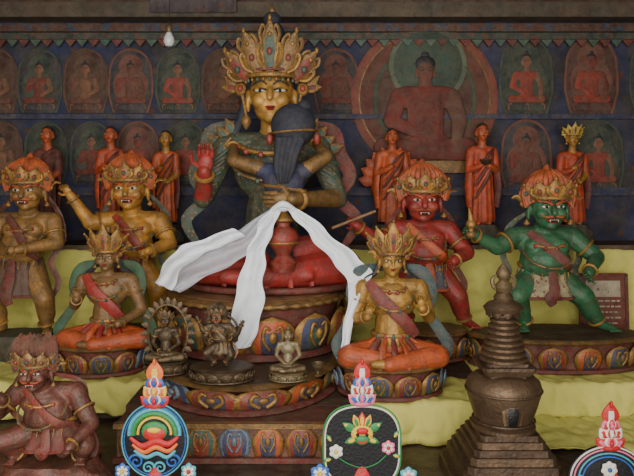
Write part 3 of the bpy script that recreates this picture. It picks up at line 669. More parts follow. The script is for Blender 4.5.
# ================================================================ SEATED PAIR
def bodhisattva(name,label,loc,k,z0,H,skin,robe,cx,bx,by,bh,top_c,sashc,arms=None,crownh=1.0,petn=11,sets=(0,1,2),sole=None):
    t=T(name,label,'statue',loc,k)
    lotus(t,bx,by,bh,petn,sets=sets,ph=.7,top=robe)
    hd,S=seated(t,z0,H,skin,robe,cx,arms=arms,vox=.95,knee=.42,headh=.31,shw=.27,fat=1.18)
    h=.31*H
    m=M(); crown(m,hd,h,h*crownh,GOLD,RED,5,1.02,80,.38,.25,.24); t.part('crown',m)
    m=M(); m.ell(hd+V((0,.12*h,.25*h)),(.36*h,.36*h,.34*h),HAIRB); m.ell(hd+V((0,.1*h,.66*h)),(.2*h,.2*h,.28*h),HAIRB); m.ell(hd+V((0,.08*h,.98*h)),(.12*h,.12*h,.2*h),GOLD)
    for s_ in (-1,1): m.tube([hd+V((s_*.36*h,.1*h,0)),hd+V((s_*.5*h,.06*h,-.4*h)),S(s_*.26,.02,.80),S(s_*.33,-.08,.66)],[.08*h,.08*h,.07*h,.02*h],HAIRB,6)
    t.part('hair',m)
    m=M(); necklace(m,S(0,0,.80),.13*H,.17*H,.08*H,GOLD,.014*H); t.part('necklace',m)
    m=M(); necklace(m,S(0,0,.79),.18*H,.23*H,.24*H,GOLD,.012*H,TEAL); t.part('necklace',m)
    for s_ in (-1,1):
        m=M(); ribbon(m,[S(s_*.05,.1,.92),S(s_*.3,.05,.88),S(s_*.38,.0,.70),S(s_*.36,-.02,.50),S(s_*.45,-.04,.34),S(s_*.53,-.1,.2),S(s_*.48,-.13,.02)],[.03*H,.065*H,.065*H,.05*H,.055*H,.06*H,.02*H],top_c,flat=.3); t.part('scarf',m)
    m=M()
    ribbon(m,[S(-.23,-.08,.80),S(-.1,-.18,.64),S(.1,-.19,.45),S(.22,-.12,.3)],[.045*H,.065*H,.065*H,.045*H],sashc,(0,1,0),.3); t.part('sash',m)
    m=M()
    for i in range(7):
        a=-1.2+i*.4; m.tube([S(.16*math.sin(a),-.14*math.cos(a)-.02,.27),S(.28*math.sin(a),-.3*math.cos(a),.18),S(.34*math.sin(a),-.36*math.cos(a)-.02,.03)],[.025*H,.04*H,.025*H],(sashc if i%4 else top_c) if i%2 else robe,8,.6)
    t.part('skirt_pleats',m)
    m=M(); m.tube([S(.18*math.cos(a),.16*math.sin(a),.3) for a in [2*math.pi*i/20 for i in range(21)]],[.024*H]*21,GOLD,8)
    for i in range(5):
        a=-.8+.4*i; m.ell(S(.195*math.sin(a),-.175*math.cos(a),.29),(.02*H,.015*H,.03*H),RED if i%2 else TEAL)
    t.part('belt',m)
    return t,S
bodhisattva('seated_gold_statue','gold crowned bodhisattva seated cross-legged in orange robe on lotus',(.322,-.38,.67),.00442,26,104,mat('gold_skin',(184,136,58),.45,.3,.45,18,dust=.2),ORANGE,2,53,42,30,mat('blue_green_scarf',(46,78,82),.65,0,.4,20),mat('dark_red_sash',(126,36,38),.6,0,.4,20),arms=[((-.36,-.02,.44),(-.25,-.24,.5),(.3,-.3,1),(0,-1,0)),((.36,-.02,.46),(.26,-.24,.58),(-.2,-.2,1),(0,-1,0))],sets=(0,1,3))
tt,S=bodhisattva('seated_tan_statue','dark tan-skinned crowned bodhisattva seated with raised hand, orange legs',(-1.07,-.05,.67),.00492,24,88,TAN,ORANGE,8,46,36,28,mat('green_scarf',(46,92,62),.65,0,.4,20,dust=.2),REDROBE,arms=[((-.37,-.02,.46),(-.27,-.24,.56),(.1,-.3,1),(0,-1,0)),((.4,-.02,.4),(.2,-.3,.3),(-1,-.2,-.2),(0,0,1))],sets=(1,0,3))
# ================================================================ STANDING MONKS
def monk(px,top,label,robe,skin,halo=True,yaw=0,crowned=False,w=1.0,y=.69,bh=18,bowl=False,flame=False):
    k=(3.4+y)/680; s0=survey(px,0,y); basez=1.226
    pyb=180+(1.6-basez)/k; H=(pyb-top-bh); u=H/7.0
    t=T('standing_monk_statue' if not crowned else 'standing_crowned_statue',label,'statue',(s0.x,y,basez),k,yaw,'standing disciple statues')
    rock(t,u*1.5*w,u*.95,bh,STONE)
    b=B();X=Multi(); z=lambda a: bh+a*u
    b.c((0,0,z(.5)),u*.7*w,(0,0,z(3.2)),u*.62*w,robe); b.c((0,0,z(3.2)),u*.6*w,(0,0,z(4.9)),u*.55*w,robe)
    b.c((-u*.65*w,0,z(5.2)),u*.34,(u*.65*w,0,z(5.2)),u*.34,robe); b.c((0,0,z(5.4)),u*.3,(0,-.1*u,z(6.0)),u*.27,skin)
    for s_ in (-1,1):
        hz=4.1 if (bowl or s_<0) else 3.2
        b.chain([(s_*u*.8*w,0,z(5.1)),(s_*u*1.0*w,-.15*u,z(3.8))],[u*.36,u*.32],robe); b.chain([(s_*u*1.0*w,-.15*u,z(3.8)),(s_*u*.3,-u*.85,z(hz))],[u*.3,u*.18],robe if s_<0 else skin)
        hand(X,(s_*u*.3,-u*.88,z(hz)),(-s_*.5,-.3,.5),(0,-1,0),u*.6,skin,.5)
        b.c((s_*u*.35,0,z(.15)),u*.2,(s_*u*.4,-u*.6,z(.1)),u*.15,skin)
    hd=V((0,-.12*u,z(6.5))); head(b,X,hd,u*1.2,skin)
    m=M(); b.bake(max(.7,u*.075),m); t.part('body',m); t.parts(X)
    m=M(); m.lathe([(u*.9,.2*u),(u*.95,.5*u),(u*.82,2*u),(u*.74,3.4*u),(u*.55,4.2*u)],robe,(0,0,bh),60,w,.8,.06,12)
    for i in range(5): m.tube([(u*.75*w,-.3*u,z(5.3-.1*i)),(u*.2,-u*.75,z(4.7-.35*i)),(-u*.65*w,-u*.5,z(3.6-.45*i))],[.1*u,.14*u,.08*u],robe if i%2 else MAROON,6)
    m.tube([(-u*1.0*w,-.2*u,z(3.9)),(-u*1.1*w,-.25*u,z(2.6)),(-u*1.0*w,-.25*u,z(1.2))],[.26*u,.3*u,.2*u],robe,8,.5)
    m.tube([(u*1.0*w,-.2*u,z(3.9)),(u*1.1*w,-.25*u,z(2.6)),(u*1.0*w,-.25*u,z(1.2))],[.26*u,.3*u,.2*u],MAROON,8,.5)
    t.part('robe',m)
    if flame:
        m=M()
        for i in range(11):
            a=-1.5+.3*i; m.petal(Matrix.Translation((math.sin(a)*u*1.35,u*.45,z(3.0)+math.cos(a)*u*1.7))@Matrix.Rotation(a*.9,4,'Y'),u*.75,u*1.15,.12*u,.1*u,(ORANGE,ORROBE,ORANGE),'leaf',5,7)
        m.tube([(math.sin(a)*u*1.35,u*.45,z(3.0)+math.cos(a)*u*1.75) for a in [-2.4+.24*i for i in range(21)]],[.28*u]*21,ORROBE,8,.5)
        t.part('flame_backing',m)
    if crowned:
        m=M(); crown(m,hd,u*1.15,u*.9,mat('lemon_gold',(214,180,60),.5,.1,.3,20),RED); t.part('crown',m)
    else:
        m=M(); m.ell(hd+V((0,.1*u,.22*u)),(.42*u,.46*u,.42*u),HAIRB); t.part('hair',m)
        if bowl: m=M(); m.lathe([(.1*u,0),(.3*u,.1*u),(.42*u,.35*u),(.4*u,.4*u),(.2*u,.3*u)],BRONZE,(0,-u*1.05,z(4.15)),16); t.part('alms_bowl',m)
monk(482,125,'standing monk statue in red-orange robes holding a bowl',ORROBE,ORANGE,w=.95,bowl=True)
monk(392,130,'broad standing monk statue in orange robes before a flame-shaped backing',ORANGE,ORANGE,w=1.1,flame=True)
monk(111,128,'slim standing monk statue in orange robes behind the ochre guardian',ORROBE,ORANGE,w=.85)
monk(166,132,'standing monk statue in orange robes near the deity',ORANGE,YEL,w=.85)
monk(48,128,'standing monk statue in dull red robes behind a guardian',MAROON,ORANGE,w=.85)
monk(572,132,'standing statue with golden face and yellow crown',ORROBE,YEL,crowned=True)
# ================================================================ WALL RELIEFS
HALO1=mat('relief_halo_green',(50,70,60),.8,0,.5,14,dust=.28); HALO2=mat('relief_halo_brown',(88,58,46),.8,0,.5,14,dust=.28)
HALO3=mat('relief_halo_pink',(116,66,56),.8,0,.5,14,dust=.28)
PLQ=mat('relief_plaque_grey',(50,52,62),.8,0,.5,12,dust=.28); PLQ2=mat('relief_plaque_red',(80,46,42),.8,0,.5,12,dust=.28); PLQ3=mat('relief_plaque_green',(42,58,54),.8,0,.5,12,dust=.28)
RFIG=mat('relief_red_robe',(120,46,38),.75,0,.5,18,dust=.28); RFIG2=mat('relief_brown_robe',(108,60,46),.75,0,.5,18,dust=.3); RSK=mat('relief_skin',(130,84,60),.75,0,.4,18,dust=.3)
RFIG3=mat('relief_bright_robe',(146,52,38),.7,0,.5,18,dust=.24)
def relief_meshes(H,pl,ha,rb,sk,var=0):
    out=[]
    m=M(); P=[]
    w=H*.33
    n=28
    for i in range(n+1):
        a=math.pi*i/n; P.append((w*math.cos(a),H*.62+H*.36*math.sin(a)))
    P=[(w*.8,0),(w*1.05,H*.3)]+P+[(-w*1.05,H*.3),(-w*.8,0)]
    N_=len(P); 
    fr=[(x,-1.5,z) for x,z in P]; bk=[(x,1.5,z) for x,z in P]
    m.add(fr+bk,[tuple(range(N_))]+[tuple(range(N_,2*N_))[::-1]]+[(i,i+N_,(i+1)%N_+N_,(i+1)%N_) for i in range(N_)],pl)
    m.tube([(x,-1.6,z) for x,z in P],[1.3]*N_,ha,6,n=N_*2)
    out.append(('plaque',m))
    m=M(); m.T=Matrix.Translation((0,-2,H*.72))@Matrix.Rotation(math.pi/2,4,'X'); m.lathe([(H*.19,0),(H*.19,1.2),(H*.165,1.6),(H*.165,.8)],ha,seg=28)
    m.T=Matrix.Translation((0,-1.5,H*.42))@Matrix.Rotation(math.pi/2,4,'X'); m.lathe([(H*.28,0),(H*.28,1),(H*.25,1.4),(H*.25,.7)],ha,seg=32); m.T=None
    out.append(('halo',m))
    m=M(); m.lathe([(H*.24,0),(H*.28,H*.05),(H*.24,H*.1),(H*.2,H*.12)],pl,(0,-3,H*.04),24,1,.3)
    for i in range(-3,4): m.petal(Matrix.Translation((i*H*.07,-3-H*.075+abs(i)*.7,H*.05)),H*.075,H*.09,1,1,(sk,rb,pl),'lotus',4,4)
    out.append(('lotus_seat',m))
    b=B();h=H*.17
    S=lambda x,y,z:(x*H,-3+y*H,z*H)
    b.e(S(0,0,.2),(.15*H,.06*H,.06*H),rb); b.c(S(-.2,-.04,.19),.05*H,S(.1,-.08,.18),.035*H,rb); b.c(S(.2,-.04,.19),.05*H,S(-.1,-.08,.18),.035*H,rb)
    b.c(S(0,0,.24),.085*H,S(0,0,.44),.09*H,rb if var!=1 else sk); b.c(S(-.1,0,.5),.05*H,S(.1,0,.5),.05*H,rb)
    hl=[(-.05,-.09,.27),(-.2,-.08,.52),(-.05,-.09,.42)][var]
    b.chain([S(-.14,0,.5),S(-.19,-.02,.36),S(*hl)],[.045*H,.04*H,.025*H],rb); b.chain([S(.14,0,.5),S(.19,-.02,.36),S(.05 if var else .18,-.09,.27 if var else .2)],[.045*H,.04*H,.025*H],sk)
    b.c(S(0,0,.55),.035*H,S(0,0,.6),.035*H,sk); X=M(); c=V(S(0,-.02,.67)); head(b,X,c,h,sk); X.mats=[sk if q is WHITE else q for q in X.mats]
    m=M(); b.bake(H*.014,m,3); m.ell(c+V((0,2,.3*h)),(.38*h,.38*h,.32*h),HAIRB); m.ell(c+V((0,2,.66*h)),(.17*h,.17*h,.18*h),HAIRB); m.merge(X)
    out.append(('buddha_figure',m))
    return out
RK=.00625
variants={}
for key,args in {'a':(PLQ3,HALO1,RFIG3,RSK,0),'b':(PLQ2,HALO2,RFIG2,RSK,1),'c':(PLQ,HALO1,RFIG,RSK,2),'d':(PLQ2,HALO3,RFIG3,RFIG,0),'e':(PLQ,HALO3,RFIG,RFIG2,1)}.items():
    variants[key]=[(n,m.mesh(n,RK)) for n,m in relief_meshes(66,*args)]
def relief(px,pyb,sc,key,label):
    p=survey(px,pyb,.85)
    e=bpy.data.objects.new('buddha_relief',None); link(e); e.location=(p.x,.843,p.z); e['label']=label; e['category']='wall relief'; e['group']='clay buddha reliefs on the wall'
    for n,me in variants[key]:
        o=bpy.data.objects.new(n,me); link(o); o.parent=e; o.scale=(sc*.97,.2,sc)
LAB={'a':'painted clay relief of a seated buddha in red robe, green halo','b':'faded brown clay relief of a seated buddha with raised hand','c':'dark blue arched clay relief of a seated red-robed buddha','d':'faded red relief of a red-robed buddha in a pink halo','e':'dark relief of a dull red buddha with raised hand, pink halo'}
for i,(px,key) in enumerate(((-4,'b'),(40,'c'),(86,'b'),(131,'e'),(178,'a'),(224,'b'),(336,'e'))): relief(px,113,.98,key,LAB[key])
for px,key in ((526,'a'),(591,'d'),(656,'c')): relief(px,114,1.18,key,LAB[key])
for px,key in ((2,'b'),(46,'a'),(92,'c'),(138,'d'),(186,'a')): relief(px,184,.95,key,LAB[key])
for px,key in ((526,'e'),(598,'a'),(660,'b')): relief(px,193,1.12,key,LAB[key])
p=survey(425,98,.82)
t=T('large_buddha_relief','large round mandorla relief with a dark red seated buddha','wall relief',(p.x,.842,p.z-.44),.0062)
FL=Matrix.Diagonal((1,.24,1,1))
m=M(); m.T=FL@Matrix.Translation((0,2,71))@Matrix.Rotation(math.pi/2,4,'X')
m.lathe([(74,0),(74,4),(71,6),(67,6)],mat('halo_red_rim',(130,60,46),.7,0,.4,10,dust=.25),seg=64); m.lathe([(67,5),(66,7),(64,6.6)],DGOLD,seg=64); m.lathe([(65,3),(65,7.2),(52,7.6)],mat('halo_maroon',(104,54,44),.8,0,.4,8,dust=.25),seg=64)
m.lathe([(53,5),(52,9),(50,8.8),(48,8.6)],mat('halo_green_ring',(62,78,60),.8,0,.4,8,dust=.25),seg=64); m.lathe([(49,5),(48,9.6),(.5,9.6)],mat('halo_dark',(84,52,46),.8,0,.5,8,dust=.25),seg=64)
t.part('body_halo',m)
m=M(); m.T=FL@Matrix.Translation((3,-8,104))@Matrix.Rotation(math.pi/2,4,'X')
m.lathe([(39,0),(39,4),(36,5),(34,5)],mat('halo_head_rim',(92,106,86),.8,0,.4,8,dust=.25),seg=48); m.lathe([(35,3),(34,7),(.5,7)],mat('halo_head',(64,84,72),.8,0,.35,8,dust=.25),seg=48); t.part('head_halo',m)
DRED=mat('dark_red_robe',(112,44,38),.8,0,.5,10,dust=.25); DSK=mat('dark_red_skin',(104,60,48),.8,0,.4,10,dust=.3)
m=M();b=B();X=M();S=lambda x,y,z:(x,-24+y,z)
b.e(S(0,0,22),(34,9,14),DRED); b.c(S(-40,-4,20),12,S(15,-10,18),8,DRED); b.c(S(40,-4,20),12,S(-15,-10,18),8,DRED)
b.c(S(0,0,30),18,S(0,0,64),19,DRED); b.c(S(-20,0,74),9,S(20,0,74),9,DRED)
b.chain([S(-26,0,72),S(-34,-2,48),S(-10,-16,36)],[9,8,5],DRED); b.chain([S(26,0,72),S(34,-2,48),S(30,-14,28)],[9,8,5],DSK)
b.c(S(0,0,80),7,S(0,0,88),7,DSK); c=V(S(0,-2,97)); head(b,X,c,24,DSK); X.mats=[DSK if q is WHITE else q for q in X.mats]
hand(X,S(-8,-17,36),(1,-.1,0),(0,0,1),14,DSK,.2); hand(X,S(30,-15,28),(-.1,-.1,-1),(0,-1,0),14,DSK,.1)
b.bake(1.2,m); m.merge(X); m.v=[tuple(FL@V(x)) for x in m.v]; t.part('buddha_figure',m)
m=M(); m.T=FL; m.ell(c+V((0,3,8)),(10,9,8),HAIRB); m.ell(c+V((0,3,16)),(4,4,4),HAIRB); t.part('hair',m)
m=M(); m.T=FL; m.lathe([(48,0),(56,4),(50,9),(46,12)],DGOLD,(0,-12,-4),40,1,.28)
for i in range(-5,6): m.petal(FL@Matrix.Translation((i*9.2,-12-13+abs(i)*.9,-3)),10,13,2,1,(DGOLD,MAROON,TEAL),'lotus',4,5)
m.T=None; t.part('lotus_seat',m)
# ================================================================ SMALL BRONZES
BP=[(BRASS,BRONZE,BRONZE)]; SP=[(BRASS,SILVER,SILVER)]
t=T('dancing_bronze_figurine','dark bronze four-armed dancing figurine on a beaded base','figurine',survey(222,381,-.60),.0043)
t.o.location.z=.782
lotus(t,31,22,13,13,sets=(0,),cols=BRONZE,top=BRONZE,ph=.6,psets=BP)
wrathful(t,dict(head=(-4,-3,60),chest=(-3,0,47),pelvis=(0,0,34),sw=9.5,elL=(-17,-3,46),haL=(-22,-6,58),elR=(15,-3,44),haR=(20,-7,54),knL=(-14,-6,26),ftL=(-6,-2,15),knR=(9,-4,24),ftR=(3,-2,15)),15,BRONZE,BRONZE,BRONZE,BRASS,.38,.55,.6,BRASS,extra=[(-1,(-16,-2,40),(-8,-10,38)),(1,(13,-2,38),(8,-10,42))],skirtz=8)
m=M()
m.tube([(-2+17*math.sin(a),4,44+17*math.cos(a)) for a in [math.radians(-155+15.5*i) for i in range(21)]],[1.2]*21,BRONZE,6)
t.part('flame_aureole',m)
def smallseat(name,label,px,y,z,k,H,mt,mt2,flame=False,bh=12,ps=BP,cr=True):
    t=T(name,label,'figurine',(survey(px,0,y).x,y,z),k)
    lotus(t,H*.52,H*.42,bh,11,sets=(0,),cols=mt,top=mt,ph=.6,psets=ps)
    hd,S=seated(t,bh,H,mt,mt2,vox=.5,knee=.42,headh=.32)
    h=.32*H
    if cr: m=M(); crown(m,hd,h,h*.7,mt2,mt); m.ell(hd+V((0,.1*h,.4*h)),(.25*h,.3*h,.4*h),mt); t.part('crown',m)
    else: m=M(); m.ell(hd+V((0,.05*h,.22*h)),(.38*h,.42*h,.34*h),mt2); m.ell(hd+V((0,.05*h,.58*h)),(.17*h,.17*h,.2*h),mt2); t.part('hair',m)
    m=M()
    if flame:
        P=[S(.5*math.sin(a),.2,.62+.72*math.cos(a)) for a in [math.radians(-150+15*i) for i in range(21)]]
        m.tube(P,[1.3]*21,mt2,6)
        for i,p_ in enumerate(P): 
            a=math.radians(-150+15*i); m.petal(Matrix.Translation(p_)@Matrix.Rotation(a,4,'Y'),H*.13,H*.2,.5,.8,(mt2,mt,mt2),'leaf',3,4)
        t.part('flame_aureole',m)
smallseat('seated_bronze_figurine','dark bronze seated figurine with flaming aureole',166,-.50,.782,.00426,40,BRONZE,BRASS,True)
smallseat('small_seated_buddha_figurine','small pale metal seated buddha figurine on a lotus base',288,-.60,.782,.00412,36,SILVER,BRASS,False,8,SP,False)
def cup(px,y,z,k,label):
    t=T('offering_cup',label,'cup',(survey(px,0,y).x,y,z),k)
    m=M(); m.lathe([(5,0),(5.5,1),(2,3),(1.8,6),(5,8),(8,13),(8.4,16),(7.6,16),(6.5,11),(1,9)],BRASS,seg=24); t.part('cup_body',m)
cup(318,-.56,.782,.0034,'small brass offering cup on the carved plinth')
# ================================================================ STUPA
t=T('metal_stupa','dark brass stupa reliquary with ringed spire and stepped base','stupa',(.677,-.93,.50),.00363)
SM=mat('stupa_copper',(106,82,60),.38,.55,.4,16,dust=.2); SM2=mat('stupa_dark',(82,60,46),.42,.5,.4,16,dust=.2)
def sq(m,w0,w1,z0_,z1_,mt,ch=.12):
    R=[]
    for w,z in ((w0,z0_),(w1,z1_)):
        c=w*ch; R.append([(w,-w+c,z),(w,w-c,z),(w-c,w,z),(-w+c,w,z),(-w,w-c,z),(-w,-w+c,z),(-w+c,-w,z),(w-c,-w,z)])
    m.rings(R,mt)
m=M()
for i,(w,z0_,z1_) in enumerate(((56,0,10),(52,10,17),(49,17,26),(45,26,33),(41,33,40),(37,40,46),(33,46,52),(29,52,57))): sq(m,w,w*.985,z0_,z1_,SM2 if i%2 else SM)
t.part('stepped_base',m,ang=20)
m=M(); m.lathe([(26,55),(31,57),(31,60),(27,62),(29,68),(33,80),(36.5,92),(37,98),(35.5,103),(30,108),(20,111)],SM,seg=56)
m.tube([(37*math.cos(a),37*math.sin(a),95) for a in [2*math.pi*i/36 for i in range(37)]],[1.3]*37,SM2,6); m.tube([(30*math.cos(a),30*math.sin(a),65) for a in [2*math.pi*i/36 for i in range(37)]],[1.3]*37,SM2,6); t.part('dome',m)
m=M(); m.petal(Matrix.Translation((0,-32,68)),20,26,4,2,(BRASS,SM2,BLACK),'lotus'); t.part('niche',m)
m=M(); sq(m,19,19,108,112,SM2); sq(m,22,26,112,118,SM); sq(m,26,26,118,121,SM2); sq(m,21,21,121,124,SM2); t.part('harmika',m,ang=20)
m=M(); pr=[]
for i in range(9):
    z=123+i*5.4; r=23.5-i*1.45; pr+=[(r*.84,z),(r,z+1),(r,z+3.4),(r*.84,z+4.4)]
m.lathe(pr,SM,seg=32); t.part('ringed_spire',m)
m=M(); m.lathe([(10,170),(18,172),(20,176),(16,180),(9,183),(10,186),(7,190)],SM,seg=32,wav=0); 
for i in range(10):
    a=2*math.pi*i/10; m.petal(leafT((16.5*math.sin(a),-16.5*math.cos(a),167),a,0),8,9,1,.8,(SM,SM2,SM),'leaf',3,4)
t.part('parasol',m)
m=M(); m.lathe([(5,188),(7,191),(9,196),(6,201),(4,203),(6.5,206),(7.5,210),(5,215),(1.5,219)],BRASS,seg=20)
for s_ in (-1,1): m.tube([(0,0,191),(s_*9,0,196),(s_*11,0,204),(s_*5,0,209)],[1.4,2.4,2,.6],BRASS,6)
t.part('sun_moon_finial',m)
# ================================================================ TORMA
def bm(n,c): return mat(n,c,.5,0,.08,20,dust=0)
DOUGH=bm('butter_white',(215,214,200)); TR=bm('butter_red',(190,34,36)); TY=bm('butter_yellow',(226,182,60)); TB=bm('butter_blue',(40,92,168))
TC=bm('butter_cyan',(70,160,176)); TG=bm('butter_green',(42,130,70)); TP=bm('butter_pink',(222,110,140)); TO=bm('butter_orange',(220,106,40)); TK=mat('butter_black',(12,13,18),.65,0,.1,20,dust=0)
def flower(t,c,r,pc,cc_,n=6,y=-2):
    m=M()
    for i in range(n):
        a=2*math.pi*i/n; m.petal(Matrix.Translation((c[0],y,c[1]))@Matrix.Rotation(a,4,'Y')@Matrix.Translation((0,0,r*.15)),r*.8,r*.9,r*.14,r*.1,(pc,pc,DOUGH),'lotus',4,5)
    m.ell((c[0],y-r*.2,c[1]),(r*.28,r*.2,r*.28),cc_,None,10,8)
    t.part('butter_flower',m)
def finial(m,z,H,cols):
    a,b_,c_,d=cols
    m.lathe([(H*.18,0),(H*.25,H*.05),(H*.18,H*.1)],d,(0,0,z-H*.08),20,1,.5)
    for j,(zz_,w,ca,cb) in enumerate(((0,1.0,d,b_),(.2,.9,c_,a),(.4,.72,b_,d))):
        for s_ in (-1,1):
            m.petal(Matrix.Translation((s_*H*.07*w,-1-j*.3,z+zz_*H))@Matrix.Rotation(s_*(.95-.25*j),4,'Y'),H*.24,H*.32*w,1.4,1.5,(ca,ca,cb),'leaf',6,7)
            m.ell((s_*H*.17*w,-3.2,z+(zz_+.05)*H),(H*.04,H*.03,H*.04),cb,None,8,6)
        m.petal(Matrix.Translation((0,-2.5-j*.4,z+zz_*H)),H*.26*w,H*.28,1.6,1.2,(DOUGH,cb,ca),'leaf',6,7)
        m.ell((0,-5-j*.4,z+(zz_+.1)*H),(H*.05,H*.03,H*.055),ca,None,8,6)
    m.petal(Matrix.Translation((0,-1.5,z+H*.5)),H*.34,H*.52,1.6,1.5,(a,a,c_),'leaf',6,8)
    m.ell((0,-3,z+H*.98),(H*.04,H*.04,H*.08),a,None,8,6)
def ring(m,c,r,w,mt,y,a0=0,a1=360,n=40,sz=1):
    m.tube([(c[0]+r*math.sin(math.radians(a0+(a1-a0)*i/n)),y,c[1]+sz*r*math.cos(math.radians(a0+(a1-a0)*i/n))) for i in range(n+1)],[w]*(n+1),mt,6,n=n*2)
def disc(m,c,r,th,mt,y,sx=1,sz=1):
    m.T=Matrix.Translation((c[0],y,c[1]))@Matrix.Rotation(math.pi/2,4,'X'); m.lathe([(r,0),(r,th),(r*.97,th*1.2),(.2,th*1.2)],mt,seg=48,sx=sx,sy=sz); m.T=None
def spiral(m,c,r,w,mt,y,s_=1,turn=1.4,a0=0,n=18,sz=1):
    m.tube([(c[0]+s_*r*(1-.8*i/n)*math.cos(a0+turn*6.28*i/n),y-i*.08,c[1]+sz*r*(1-.8*i/n)*math.sin(a0+turn*6.28*i/n)) for i in range(n+1)],[w*(1-.45*i/n) for i in range(n+1)],mt,6,n=n*3)
def torma_base(t):
    m=M(); m.lathe([(34,0),(36,3),(34,8),(24,12),(14,34),(10,50)],TR,(0,6,0),32,1,.6)
    for i in range(-4,5): m.petal(Matrix.Translation((i*7.6,6-21+abs(i)*1.4,1)),9,10,1.5,1,(DOUGH,TB if i%2 else TG,TY),'lotus',4,5)
    t.part('dough_base',m)
g='painted butter torma offerings'
t=T('torma_offering','butter torma with oval black disc, blue green and red swirl','torma',(-.536,-1.15,.50),.00331,group=g); torma_base(t)
m=M(); c=(0,72); disc(m,c,33,3,TK,3,1,1.12); ring(m,c,33,.8,TC,-.5,sz=1.12); ring(m,c,30.6,.7,TB,-1,sz=1.12)
t.part('painted_disc',m)
m=M()
for r_,mt_,w_ in ((25,TC,2.2),(21,TG,2.6),(16.5,TY,1.4)): ring(m,(0,80),r_,w_,mt_,-2.2,-95,95,24,.95)
m.ell((0,-2.5,82),(13,2,10),TG); m.ell((0,-3.8,80),(11,2,7),TR); m.ell((0,-5,84),(7,1.6,3),TY)
t.part('green_arc_motif',m)
m=M(); m.tube([(-24,-3,76),(-12,-4.5,68),(2,-5,73),(14,-4.5,70),(24,-3,77)],[1.6,3.2,3.4,3.2,1.6],TR,8,.6,(0,1,0)); m.tube([(-22,-3,69),(-10,-4.5,62),(2,-5,67),(14,-4.5,63),(23,-3,70)],[1.2,2.2,2.4,2.2,1.2],TO,8,.6,(0,1,0)); m.tube([(-20,-3,63),(-8,-4.5,57),(3,-5,61),(13,-4.5,57),(21,-3,63)],[1.2,2,2,2,1.2],TC,8,.6,(0,1,0))
t.part('red_wave_motif',m)
for s_ in (-1,1):
    m=M(); spiral(m,(s_*18,52),7.5,1.4,TB,-2,s_); t.part('blue_scroll',m)
    m=M(); spiral(m,(s_*6,46),6,1.3,TC,-2.5,-s_); t.part('blue_scroll',m)
flower(t,(-32,42),8,TB,TY); flower(t,(34,42),8,TC,TR)
m=M(); finial(m,108,44,(TO,TB,TY,TR)); t.part('flame_finial',m)
t=T('torma_offering','butter torma with black shield panel, gold and green motif, side flowers','torma',(.149,-1.15,.50),.00331,group=g); torma_base(t)
m=M(); c=(0,66); 
m.T=Matrix.Translation((0,3,66))@Matrix.Rotation(math.pi/2,4,'X')
R=[]
def shield(a): 
    x=math.sin(a); z=math.cos(a); r=41*(1+.05*math.cos(2*a)-.05*math.cos(4*a)); return (r*x,r*z*(.98 if z>0 else 1.0))
m.T=None
P=[shield(2*math.pi*i/64) for i in range(64)]
m.rings([[(x,3,66+z) for x,z in P],[(x,-.5,66+z) for x,z in P]],TK); m.tube([(x,-1,66+z) for x,z in P+P[:1]],[.9]*65,DOUGH,6,n=128); m.tube([(x*1.05,0,66+z*1.05) for x,z in P+P[:1]],[.8]*65,TG,6,n=128)
t.part('painted_disc',m)
m=M(); m.ell((0,-2,79),(11,2.5,9),TY); m.ell((0,-4,74),(7.5,2,5),TG); m.ell((0,-5,83),(6,1.8,3.4),TR)
for s_ in (-1,1): 
    m.petal(Matrix.Translation((s_*7,-1.5,82))@Matrix.Rotation(s_*1.0,4,'Y'),7,15,1,1,(TG,TY,TG),'leaf',4,6); m.petal(Matrix.Translation((s_*4,-1.5,86))@Matrix.Rotation(s_*.35,4,'Y'),6,13,1,1,(TY,TO,TG),'leaf',4,6); m.petal(Matrix.Translation((s_*6,-1.5,74))@Matrix.Rotation(s_*1.9,4,'Y'),6,12,1,1,(TG,TG,TY),'leaf',4,6); m.ell((s_*4.6,-4.5,79),(1.8,1.4,1.8),TK)
m.petal(Matrix.Translation((0,-1.5,87)),7,14,1,1,(TR,TO,TY),'leaf',4,6)
m.tube([(-5,-6,74),(0,-6.5,71.5),(5,-6,74)],[.8,1,.8],TR,6)
t.part('yellow_green_motif',m)
flower(t,(26,66),7,TP,TR,6,-3); flower(t,(-26,62),7,DOUGH,TY,6,-3); flower(t,(-42,40),10,TB,TY,6,-4); flower(t,(46,38),9,TC,TP,6,-4)
m=M()
for x,z,a in ((32,76,.6),(-31,72,-.6),(31,58,1.8),(-31,54,-1.8)): m.petal(Matrix.Translation((x,-2,z))@Matrix.Rotation(a,4,'Y'),4,8,1,.8,(TG,TG,TY),'leaf',4,6)
m.tube([(-24,-2,56),(-14,-3,50),(0,-3,46),(14,-3,50),(24,-2,58)],[.6]*5,TG,6)
t.part('leaf_spray',m)
m=M(); finial(m,110,42,(TR,TB,DOUGH,TP)); t.part('flame_finial',m)
t=T('torma_offering','butter torma with black dome, cyan and pink arcs','torma',(.97,-1.15,.50),.00331,group=g); torma_base(t)
m=M(); c=(-2,34); disc(m,c,40,3,TK,3,1,.82)
for r,mt_ in ((38,DOUGH),(34.5,TP),(30,TC),(26,TB)): ring(m,c,r,.9,mt_,-1.5,-90,90,30,.85)
t.part('painted_disc',m)
flower(t,(-2,44),8,DOUGH,TB,7,-3); flower(t,(-30,30),8,TC,TY); flower(t,(26,30),8,TP,TY)
m=M(); finial(m,66,44,(TR,TP,DOUGH,TR)); t.part('flame_finial',m)
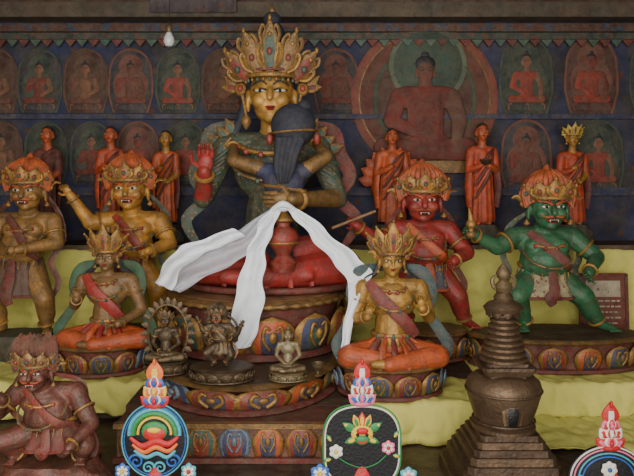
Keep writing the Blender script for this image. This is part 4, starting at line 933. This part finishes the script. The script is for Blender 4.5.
# ================================================================ FRAMED NOTICE
t=T('framed_notice','red framed notice with pale lines leaning on the yellow cloth','picture frame',(1.60,.38,.668),.0056)
R=Matrix.Rotation(-.07,4,'X'); m=M(); m.T=R
for c_,s_ in (((-23,0,36),(3,3,74)),((23,0,36),(3,3,74)),((0,0,1),(46,3,3)),((0,0,72),(46,3,3))): m.box(c_,s_,MAROON)
t.part('frame',m,smooth=False)
m=M(); m.T=R; m.box((0,.5,36),(44,1,70),mat('notice_paper',(120,44,38),.5,0,.2,8)); m.box((0,-.2,58),(34,.4,16),mat('notice_pale',(190,176,150),.6,0,.2,8))
for i in range(7):
    x=-16
    while x<14:
        w=2+random.random()*4; m.box((x+w/2,-.2,46-i*5.5),(w,.4,1.6),MC['notice_pale']); x+=w+1.5
t.part('notice_sheet',m,smooth=False)
# ================================================================ BULB
t=T('hanging_light_bulb','unlit light bulb hanging from a thin ceiling wire','light bulb',survey(169,38,-.2),.0047)
m=M(); m.lathe([(.5,-9),(3.5,-8),(5.5,-4),(5.2,0),(3,4),(2.4,6)],mat('bulb_glass',(190,190,185),.15,0,.05,10,0,dust=0),seg=24); t.part('glass_bulb',m)
m=M(); m.lathe([(2.6,5),(3.2,6),(3.2,11),(2,13),(.6,14)],BRASS,seg=20); t.part('lamp_socket',m)
m=M(); m.tube([(0,0,13),(.6,0,60),(0,0,113)],[.35]*3,BLACK,6); t.part('wire',m)
m=M(); c=[(-1.0+.52*i/40,.66+.008*math.sin(i*.9),z) for z in (2.79,2.60) for i in range(41)]
m.add(c,[(i,i+1,i+42,i+41) for i in range(40)],mat('faded_silk',(78,68,78),.8,0,.3,8,spot=(96,60,60),sscale=18,sth=.3))
o=single('ceiling_banner','faded purple-grey silk valance under the ceiling beam','banner',m); o.modifiers.new('s','SOLIDIFY').thickness=.004
# ================================================================ LIGHT + CAMERA
def area(n,loc,tgt,size,e,col):
    l=bpy.data.lights.new(n,'AREA'); l.shape='RECTANGLE'; l.size=size[0]; l.size_y=size[1]; l.energy=e; l.color=col
    o=bpy.data.objects.new(n,l); link(o); o.location=loc; o.rotation_euler=(V(tgt)-V(loc)).to_track_quat('-Z','Y').to_euler()
area('doorway_light',(-.3,-3.9,1.8),(0,-.1,1.05),(3.4,2.2),150,(1,.96,.88))
area('overhead_fill',(.1,-1.5,2.7),(-.05,-.3,1.0),(1.2,.7),10,(.92,.96,1))  # small cool fill lamp added just under the closed ceiling, no opening there
w=bpy.data.worlds.new('World'); bpy.context.scene.world=w; w.use_nodes=True
w.node_tree.nodes['Background'].inputs[0].default_value=(.85,.84,.8,1); w.node_tree.nodes['Background'].inputs[1].default_value=1.25
cam=bpy.data.cameras.new('camera'); co=bpy.data.objects.new('camera',cam); link(co); co.location=(0,-3.4,1.6); co.rotation_euler=(math.pi/2,0,0)
cam.sensor_width=36; cam.lens=36*680/634; cam.shift_y=-(238-180)/634.0
bpy.context.scene.camera=co
